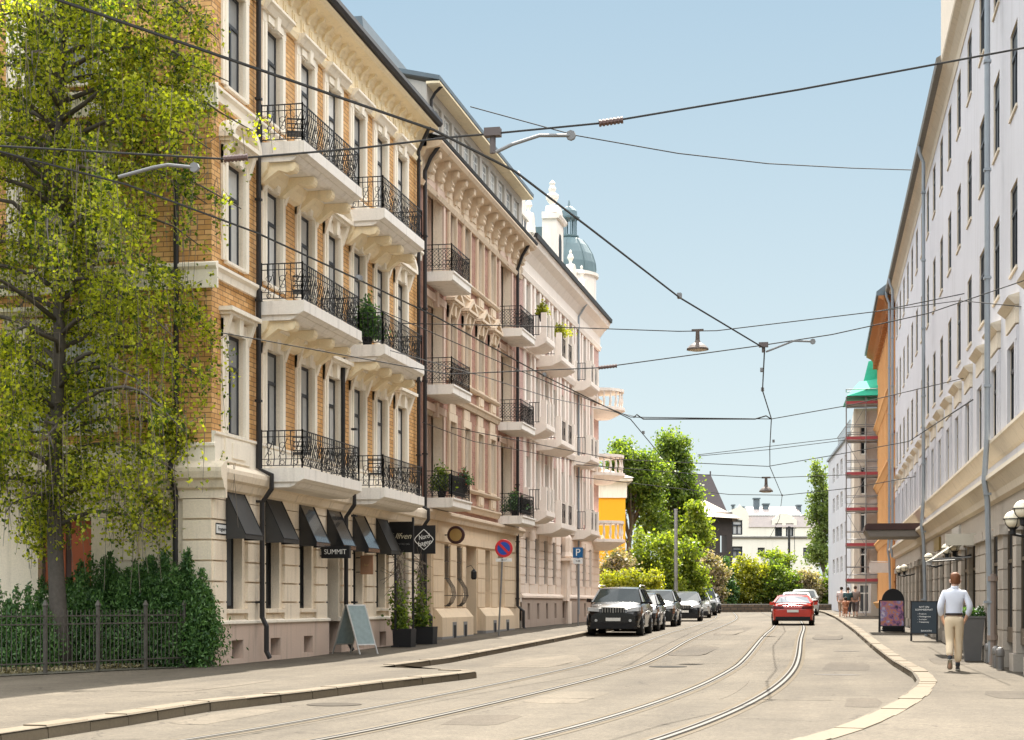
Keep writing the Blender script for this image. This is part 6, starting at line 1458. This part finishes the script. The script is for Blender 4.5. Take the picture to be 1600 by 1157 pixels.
m = MB(); m.box(px_-.2, px_+.2, py_-.06, py_-.04, 3.05, 3.27); p_ = m.build('lower_plate', WHITE, t); text(p_, 'lettering', '9-20', .1, (px_, py_-.068, 3.16), (RX, 0, 0), BLACK)

def a_frame(name, label, cat, x, y, rz, w_, h, spread, framem, panelm, tilt_panel=True, texts=(), z0=.14):
    t = thing(name, label, cat, (x, y, gz(y)+z0-.01), rz)
    for s_ in (-1, 1):
        m = MB()
        for sx in (-1, 1): m.hexa([(sx*w_/2-.02, s_*spread/2-.012, 0), (sx*w_/2+.02, s_*spread/2-.012, 0), (sx*w_/2+.02, s_*spread/2+.012, 0), (sx*w_/2-.02, s_*spread/2+.012, 0), (sx*w_/2-.02, s_*.02-.012, h), (sx*w_/2+.02, s_*.02-.012, h), (sx*w_/2+.02, s_*.02+.012, h), (sx*w_/2-.02, s_*.02+.012, h)])
        def yy(z): return s_*(spread/2+(.02-spread/2)*z/h)
        for z in (.18*h, h-.03): m.hexa([(-w_/2, yy(z)-.012, z), (w_/2, yy(z)-.012, z), (w_/2, yy(z)+.012, z), (-w_/2, yy(z)+.012, z), (-w_/2, yy(z+.04)-.012, z+.03), (w_/2, yy(z+.04)-.012, z+.03), (w_/2, yy(z+.04)+.012, z+.03), (-w_/2, yy(z+.04)+.012, z+.03)])
        o = m.build('frame', framem, t, local=True)
        m = MB(); za, zb_ = .18*h+.03, h-.03; m.hexa([(-w_/2+.02, yy(za)-.006, za), (w_/2-.02, yy(za)-.006, za), (w_/2-.02, yy(za)+.006, za), (-w_/2+.02, yy(za)+.006, za), (-w_/2+.02, yy(zb_)-.006, zb_), (w_/2-.02, yy(zb_)-.006, zb_), (w_/2-.02, yy(zb_)+.006, zb_), (-w_/2+.02, yy(zb_)+.006, zb_)])
        pn = m.build('panel', panelm, t, local=True)
        if s_ == -1:
            lean = math.atan2(spread/2-.02, h)
            for (bd_, sz, tx, tz, wd) in texts:
                q = text(pn, 'lettering', bd_, sz, (0, 0, 0), (RX-lean, 0, 0), LINE, wid=wd, ext=.001); q.location = (tx, yy(tz)-.012, tz)
    return t
NAVY = plain('board_slate', (.015, .028, .04), .6)
a_frame('menu_stand', 'dark slate menu stand with white lettering, just left of the walking man', 'menu stand', 1.98, 50.6, R_(-4), .74, 1.18, .5, BLACK, NAVY,
        texts=[('NYT EN', .075, 0, 1.0, .28), ('SOMMERMAT', .075, 0, .92, .5), ('- Frokost', .06, -.06, .80, .26), ('- Middagsmat', .06, -.0, .72, .38), ('- Lunsjer', .06, -.05, .64, .28), ('- Takeaway', .06, -.02, .56, .33), ('BAKERI', .07, .07, .30, .3)])
POST = bpy.data.materials.new('poster'); tt, N, Lk, B = nodes(POST); tc = N.new('ShaderNodeTexCoord'); n1 = N.new('ShaderNodeTexNoise'); n1.inputs['Scale'].default_value = 5; n1.inputs['Detail'].default_value = 5; Lk.new(tc.outputs['Object'], n1.inputs['Vector'])
cr = N.new('ShaderNodeValToRGB'); e = cr.color_ramp.elements; e[0].position = .35; e[0].color = (.03, .02, .04, 1); e[1].position = .7; e[1].color = (.5, .42, .45, 1)
for ps, cl in ((.45, (.25, .10, .22, 1)), (.52, (.45, .16, .05, 1)), (.58, (.18, .14, .30, 1))): q = cr.color_ramp.elements.new(ps); q.color = cl
Lk.new(n1.outputs['Fac'], cr.inputs[0]); Lk.new(cr.outputs[0], B.inputs['Base Color']); B.inputs['Roughness'].default_value = .3
a_frame('poster_stand', 'poster stand with a purple and orange picture, farther than the slate menu stand', 'poster stand', 1.22, 59.2, R_(4), .82, 1.12, .5, BLACK, POST)
t = thing('round_top_board', 'black board with a rounded top behind the purple poster stand', 'sign board', (1.30, 60.6, gz(60.6)+.13), R_(4))
m = MB(); m.add([], []); ring = [(-.36, 0, .05), (.36, 0, .05), (.40, 0, .9)]+[(.40*math.cos(a_), 0, 1.05+.46*math.sin(a_)) for a_ in [math.pi*k/12 for k in range(13)]]+[(-.40, 0, .9)]
m.ext(ring, (0, .06, 0)); m.build('board', BLACK, t, local=True); m = MB(); m.box(-.4, .4, -.2, .26, 0, .05); m.build('foot', BLACK, t, local=True)
a_frame('chalkboard_stand', 'silver framed chalkboard stand turned to the street in front of the yellow brick house', 'menu stand', -12.15, 39.6, R_(62), .62, 1.22, .95, plain('brushed_aluminium', (.5, .5, .48), .4, .6), plain('chalk_glass', (.22, .28, .28), .3, var=.3, scale=8))
# planters
def planter_box(label, x, y, s=.5, h=.5):
    t = thing('planter', label, 'planter', (x, y, gz(y)+.125)); z = gz(y)+.125
    m = MB(); m.hexa([(x-s/2, y-s/2, z), (x+s/2, y-s/2, z), (x+s/2, y+s/2, z), (x-s/2, y+s/2, z), (x-s/2-.02, y-s/2-.02, z+h), (x+s/2+.02, y-s/2-.02, z+h), (x+s/2+.02, y+s/2+.02, z+h), (x-s/2-.02, y+s/2+.02, z+h)]); m.build('box', BLACK, t); return t
def climber(label, x, y, seed):
    z = gz(y)+.6; t = thing('climbing_plant', label, 'plant', (x, y, z)); rnd = random.Random(seed); b = MB()
    for k in range(7):
        pts = [(x+rnd.uniform(-.1, .1), y+rnd.uniform(-.1, .1), z)]
        for q in range(9): pts.append((x+.10*math.sin(q*1.3+k)+rnd.uniform(-.05, .05), y+.1*math.cos(q*1.5+k)+rnd.uniform(-.05, .05), z+.21*(q+1)))
        pts += [(x-.1+rnd.uniform(-.2, .2), y+rnd.uniform(-.3, .3), z+2.05+rnd.uniform(-.3, .1))]
        b.tube(pts, .012, 4)
    for k in range(24):
        p = (x+rnd.uniform(-.15, .15), y+rnd.uniform(-.15, .15), z+rnd.uniform(1.2, 2.1)); b.tube([p, (p[0]+rnd.uniform(-.5, .3), p[1]+rnd.uniform(-.5, .5), p[2]+rnd.uniform(-.4, .3))], .006, 3)
    b.build('stems', BARK, t)
    C = np.column_stack([RNG.normal(x, .12, 900), RNG.normal(y, .12, 900), z+np.abs(RNG.normal(0, .55, 900))]); leaves('foliage', C, .07, LF_MID, t)
planter_box('black square planter at the foot of the left climbing plant', -12.15, 44.2); climber('left climbing plant beside the slanted script sign', -12.3, 44.2, 1)
planter_box('black square planter at the foot of the right climbing plant', -12.1, 46.4); climber('right climbing plant below the white diamond sign', -12.25, 46.3, 2)
for lab, yy_, zt_ in (('left black post carrying a climbing plant', 44.0, 2.75), ('right black post carrying a climbing plant', 45.85, 3.85)):
    m = MB(); m.tube([(-12.35, yy_, gz(yy_)+.12), (-12.35, yy_, zt_)], .035, 8); m.box(-12.45, -12.25, yy_-.1, yy_+.1, gz(yy_)+.12, gz(yy_)+.16); o = m.build('black_post', IRON); tag(o, lab, 'post')
x, y = 2.53, 38.1; z = .13+gz(y); t = thing('tall_planter', 'tall tapered grey planter with small white flowers, right of the walking man', 'planter', (x, y, z))
m = MB(); s0, s1, h = .17, .25, .98; m.hexa([(x-s0, y-s0, z), (x+s0, y-s0, z), (x+s0, y+s0, z), (x-s0, y+s0, z), (x-s1, y-s1, z+h), (x+s1, y-s1, z+h), (x+s1, y+s1, z+h), (x-s1, y+s1, z+h)]); m.box(x-s1-.01, x+s1+.01, y-s1-.01, y+s1+.01, z+h-.04, z+h+.01)
m.build('pot', plain('grey_planter', (.11, .105, .10), .7), t)
f = thing('flowers', 'low white flowers and leaves growing in the tall grey planter', 'plant', (x, y, z+h))
C = np.column_stack([RNG.uniform(x-.25, x+.25, 900), RNG.uniform(y-.25, y+.25, 900), z+h+np.abs(RNG.normal(0, .07, 900))]); leaves('foliage', C, .06, LF_DARK, f); leaves('blossom', C[:160]+np.array([0, 0, .05]), .035, WHITE, f, 1)
for lab, (x, y) in (('short steel bollard just left of the thick drainpipe', (2.78, 36.9)), ('short steel bollard, left one of the two right of the drainpipe', (2.72, 34.2)), ('short steel bollard, right one of the two right of the drainpipe', (2.70, 33.0))):
    m = MB(); m.lathe((x, y, .13), [(.07, 0), (.07, .25), (.085, .27), (.085, .33), (.075, .38), (.045, .42), (.01, .43)], 14); o = m.build('bollard', plain('bollard_steel', (.20, .19, .18), .5, .5)); tag(o, lab, 'bollard')
m = MB(); x, y = 1.02, 61.0; z = gz(y)+.13; m.lathe((x, y, z), [(.10, 0), (.10, .1), (.075, .14), (.075, .8), (.09, .82), (.09, .9), (.05, .94)], 14); o = m.build('bollard', BLACK); tag(o, 'slim black bollard left of the purple poster stand', 'bollard')
# balcony furniture and plants (A)
def cafe_chair(label, u, d, z, rz=0):
    x, y, _ = FL(u, z, d); t = thing('balcony_chair', label, 'chair', (x, y, z), rz)
    m = MB(); m.box(-.2, .2, -.2, .2, .42, .45); m.build('seat', IRON, t, local=True)
    m = MB()
    for k in range(4): m.tube([(-.2, .2, .52+.1*k), (.2, .2, .52+.1*k)], .015, 4)
    m.tube([(-.2, .2, .42), (-.2, .24, .85), (.2, .24, .85), (.2, .2, .42)], .014, 4); m.build('backrest', IRON, t, local=True)
    for sx in (-1, 1):
        for sy in (-1, 1): m = MB(); m.tube([(sx*.18, sy*.18, .42), (sx*.2, -sy*.2, 0)], .013, 4); m.build('leg', IRON, t, local=True)
for lab, u, z in (('black folding chair on the top near balcony', 35.6, 11.5), ('black folding chair on the middle near balcony', 36.0, 8.02), ('black folding chair on the lowest near balcony', 36.0, 4.36), ('black folding chair on the lowest far balcony of the brick house', 42.0, 4.36)): cafe_chair(lab, u, .6, z, R_(20))
def pot_plant(label, F, u, d, z, w_, h, mat, n=700, size=.07, pot=BLACK, flower=None):
    x, y, _ = F(u, z, d); t = thing('potted_plant', label, 'plant', (x, y, z))
    m = MB(); m.lathe((x, y, z), [(.10, 0), (.15, .28), (.16, .3)], 10); m.build('pot', pot, t)
    hh = np.clip(np.abs(RNG.normal(.35, .28, n)), 0, 1.2); C = np.column_stack([x+RNG.normal(0, w_/3, n)*(1.15-hh*.7), y+RNG.normal(0, w_/3, n)*(1.15-hh*.7), z+.25+h*hh]); leaves('foliage', C, size, mat, t)
    if flower: leaves('blossom', C[:80], size*.9, flower, t, 1)
pot_plant('tall dark green potted shrub on the middle balcony nearer the pink house', FL, 41.5, .5, 8.02, .55, 1.0, LF_DARK, 2200)
pot_plant('green fern on the lowest near loggia balcony', FL, 49.8, .4, 4.62, .5, .8, LF_MID, 900)
pot_plant('red flowering plant on the lowest near loggia balcony', FL, 51.3, .75, 4.9, .4, .5, LF_DARK, 500, .06, BLACK, RED)
pot_plant('yellow green plant on the top pale balcony beside the pink house', FL, 65.0, .7, 12.6, .4, .5, LF_YEL, 500)
pot_plant('yellow green plants on the top pale balcony, farther right', FL, 69.0, .7, 12.4, .8, .5, LF_YEL, 700)
pot_plant('leafy plant on the lowest far loggia balcony', FL, 61.0, .4, 4.62, .6, .7, LF_DARK, 900)
m = MB(); m.fb(FL, 77.0, 78.0, 5.0, 5.8, .70, .74); o = m.build('dark_cloth', BLACK); tag(o, 'dark cloth hung over the lowest balcony of the pale building', 'cloth')
m = MB(); m.fb(FL, 49.4, 51.4, 4.75, 5.35, .72, .76); o = m.build('balcony_screen', plain('dark_screen', (.02, .025, .022), .8)); tag(o, 'dark screen behind the lowest near loggia railing', 'screen')
m = MB(); m.fb(FL, 60.0, 62.3, 4.75, 5.3, .72, .76); o = m.build('balcony_screen', plain('dark_screen', (.02, .025, .022), .8)); tag(o, 'dark screen behind the lowest far loggia railing', 'screen')
# poles in the distance
for lab, px, Z, top, mat in (('tall plain grey pole among the bushes left of the timber house', 1056, 100, 797, GALV), ('thin dark pole in front of the pale villa', 1233, 140, 824, CABLE)):
    x, y, zt = at(px, top, Z); m = MB(); m.tube([(x, y, gz(y)), (x, y, zt)], [.13, .10], 8); m.lathe((x, y, zt), [(.12, 0), (.1, .06)], 8)
    if mat is CABLE: m.tube([(x-.5, y, zt-.1), (x+.6, y, zt-.1)], .03, 4); m.tube([(x+.45, y, zt-2.6), (x+.45, y, zt-.1)], .03, 4)
    o = m.build('pole', mat); tag(o, lab, 'pole')

# ------------------------------------------------------------------ overhead wires
def wire(label, pts, r=.012, name='overhead_wire', extra=None, sag=0, mat=CABLE):
    P_ = [Vector(p) for p in pts]; 
    if sag:
        Q = []
        for a, c in zip(P_, P_[1:]):
            for k in range(8): f = k/8; q = a.lerp(c, f); q.z -= sag*4*f*(1-f); Q.append(q)
        P_ = Q+[P_[-1]]
    b = MB(); b.tube(P_, r, 5)
    t = thing(name, label, 'overhead wire', tuple(P_[0]))
    b.build('cable', mat, t)
    if extra: extra(t)
    return t
def V3(px, py, Z): return at(px, py, Z)
def clamps(pts, every=1):
    def f(t):
        for p in pts: m = MB(); m.box(p[0]-.03, p[0]+.03, p[1]-.06, p[1]+.06, p[2]-.01, p[2]+.06); m.build('clamp', GALV, t)
    return f
cB = [(-6.6, 9.5, 5.8), (-5.7, 11.2, 5.8), (-3.84, 15.0, 5.8), (-3.4, 16.6, 5.8), (-3.08, 19.4, 5.83), (-2.5, 24.1, 5.83), (-1.54, 29.03, 5.8), (-1.9, 35, 5.83), (-1.97, 40.15, 5.8), (-2.4, 48, 5.82), (-2.71, 54.3, 5.8), (-2.95, 69, 5.8), (-4, 90, 5.9), (-6, 120, 6.1)]
wire('thick contact wire running down the sky from the upper left corner', cB, .013, 'contact_wire', clamps([cB[5], (-1.75, 32, 5.82), cB[7], (-2.2, 46, 5.81), cB[11]]))
cA = [(-9.5, 12, 5.8), (-8.16, 14.86, 5.8), (-7.5, 16.3, 5.8), (-7.0, 18.8, 5.82), (-6.66, 21.9, 5.83), (-6.35, 25, 5.83), (-5.94, 31.9, 5.83), (-5.27, 39.5, 5.8), (-5.6, 47, 5.82), (-5.9, 54, 5.8), (-6.4, 69, 5.85), (-7.6, 95, 6)]
wire('contact wire over the left track, crossing the birch and the balconies', cA, .012, 'contact_wire', clamps([cA[4], cA[6], (-5.4, 43, 5.81)]))
def tubes(lst, ins):
    def f(t):
        for p in lst: m = MB(); m.tube(p, .018, 8); m.lathe(p[-1], [(.05, -.02), (.05, .02)], 8, 0, 'y'); m.build('pull_off_arm', GALV, t)
        for a, c in ins: m = MB(); m.tube([a, c], .028, 8); n = 6; m2 = [Vector(a).lerp(Vector(c), k/n) for k in range(n+1)]; [m.tube([q, q+(Vector(c)-Vector(a)).normalized()*.02], .036, 8) for q in m2]; m.build('insulator', plain('insulator_brown', (.12, .07, .06), .4), t)
    return f
ZB = 16.5
def hanger(px, py, py2, Z): 
    def f(t):
        m = MB(); a = V3(px, py, Z); c = V3(px, py2, Z); m.tube([a, c], .03, 6); m.box(a[0]-.08, a[0]+.08, a[1]-.05, a[1]+.05, a[2]-.03, a[2]+.05); m.build('hanger', plain('hanger_metal', (.10, .08, .075), .6), t)
    return f
def both(*fs):
    def f(t): [q(t) for q in fs]
    return f
wire('near span wire with a brown insulator crossing the top of the photo', [V3(-60, 225, ZB), V3(355, 249, ZB), V3(560, 232, ZB), V3(700, 215, ZB), V3(770, 209, ZB), V3(935, 193, ZB), V3(1250, 140, ZB), V3(1600, 75, ZB), V3(1680, 60, ZB)], .011, 'span_wire',
     both(tubes([[V3(775, 238, ZB-.2), V3(800, 226, ZB-.2), V3(843, 212, ZB-.1), V3(892, 212, ZB)], [V3(185, 277, ZB), V3(240, 262, ZB), V3(262, 258, ZB), V3(304, 262, ZB)]], [(V3(936, 193, ZB-.02), V3(970, 188, ZB-.02)), (V3(350, 249, ZB-.02), V3(384, 246, ZB-.02))]), hanger(770, 209, 240, ZB)))
wire('thin wire sagging from the attic of the pink house to the grey building', [V3(735, 167, 52), V3(900, 212, 50), V3(1060, 240, 50), V3(1200, 256, 52), V3(1330, 263, 56), V3(1428, 266, 60)], .018, 'span_wire')
lampz = 45
def lamp(px, py, Z, r):
    def f(t):
        x, y, z = V3(px, py, Z)
        l = thing('street_lamp', 'dish shaped street lamp hanging on a wire %s' % ('over the left half of the road' if Z < 60 else 'far away above the red car'), 'street lamp', (x, y, z-.5))
        m = MB(); m.lathe((x, y, z-.52), [(r, 0), (r*.97, .04), (r*.7, .12), (r*.3, .2), (.06, .26), (.05, .5)], 20); m.box(x-.16, x+.16, y-.03, y+.03, z-.02, z+.04); m.build('shade', plain('lamp_bronze', (.10, .075, .06), .5), l)
        m = MB(); m.lathe((x, y, z-.545), [(r*.6, 0), (r*.85, .02)], 20); m.build('diffuser', plain('lamp_diffuser', (.6, .5, .38), .4), l)
    return f
wire('span wire that carries the large hanging street lamp', [V3(600, 505, lampz+3), V3(833, 510, lampz+1), V3(1060, 518, lampz), V3(1120, 517, lampz), V3(1370, 487, lampz), V3(1600, 440, lampz-4)], .014, 'span_wire', lamp(1090, 517, lampz, .30))
ZD = 29
wire('span wire with a small curved arm at the joint of the contact wire', [V3(345, 520, ZD+1), V3(700, 585, ZD), V3(935, 575, ZD), V3(1190, 540, ZD), V3(1300, 523, ZD), V3(1450, 490, ZD), V3(1640, 425, ZD)], .010, 'span_wire',
     both(tubes([[V3(1197, 550, ZD), V3(1240, 533, ZD), V3(1270, 534, ZD)]], [(V3(935, 575, ZD), V3(962, 572, ZD))]), hanger(1193, 540, 551, ZD)))
ZE = 39.7
wire('double curved wire joining the two contact wires', [V3(990, 653, ZE), V3(995, 648, ZE), V3(1005, 655, ZE), V3(1180, 655, ZE), V3(1197, 650, ZE), V3(1205, 655, ZE)], .017, 'span_wire')
wire('span wire running from the brick balconies to the grey building', [V3(560, 470, ZE), V3(790, 570, ZE), V3(985, 652, ZE), V3(1205, 655, ZE), V3(1330, 633, ZE), V3(1520, 588, ZE+2), V3(1640, 556, ZE)], .011, 'span_wire')
k = 0
for lab, pts, r in [
    ('pair of far thin wires, upper one', [V3(1090, 711, 60), V3(1200, 698, 60), V3(1320, 684, 60)], .012),
    ('pair of far thin wires, lower one', [V3(1090, 713, 60), V3(1200, 703, 60), V3(1320, 688, 60)], .012),
    ('far span wire at the second joint of the contact wire', [V3(690, 665, 54), V3(960, 718, 54), V3(1200, 729, 54), V3(1300, 712, 54), V3(1420, 690, 50), V3(1520, 625, 30)], .013),
    ('far span wire that carries the small hanging lamp', [V3(900, 726, 62), V3(1100, 742, 62), V3(1197, 747, 62), V3(1330, 742, 62)], .013),
    ('farthest span wire crossing above the pale villa', [V3(900, 745, 75), V3(1140, 773, 75), V3(1225, 774, 72), V3(1330, 763, 72), V3(1430, 745, 60)], .016),
    ('pale thin wire slanting over the pink house windows', [V3(610, 548, 32), V3(760, 590, 36), V3(860, 622, 40), V3(1010, 655, 50)], .010),
    ('thin wire slanting down past the round sign', [V3(660, 660, 40), V3(740, 690, 44), V3(1000, 740, 60)], .010),
    ('thin wire high over the grey building, nearly level', [V3(1370, 487, 40), V3(1500, 470, 34), V3(1620, 482, 30)], .010)]:
    wire(lab, pts, r, 'span_wire', lamp(1197, 747, 62, .26) if 'small hanging' in lab else None, mat=CABLE if k not in (5,) else GALV); k += 1
print('objects', len(bpy.data.objects), 'faces', sum(len(o.data.polygons) for o in bpy.data.objects if o.type == 'MESH'))
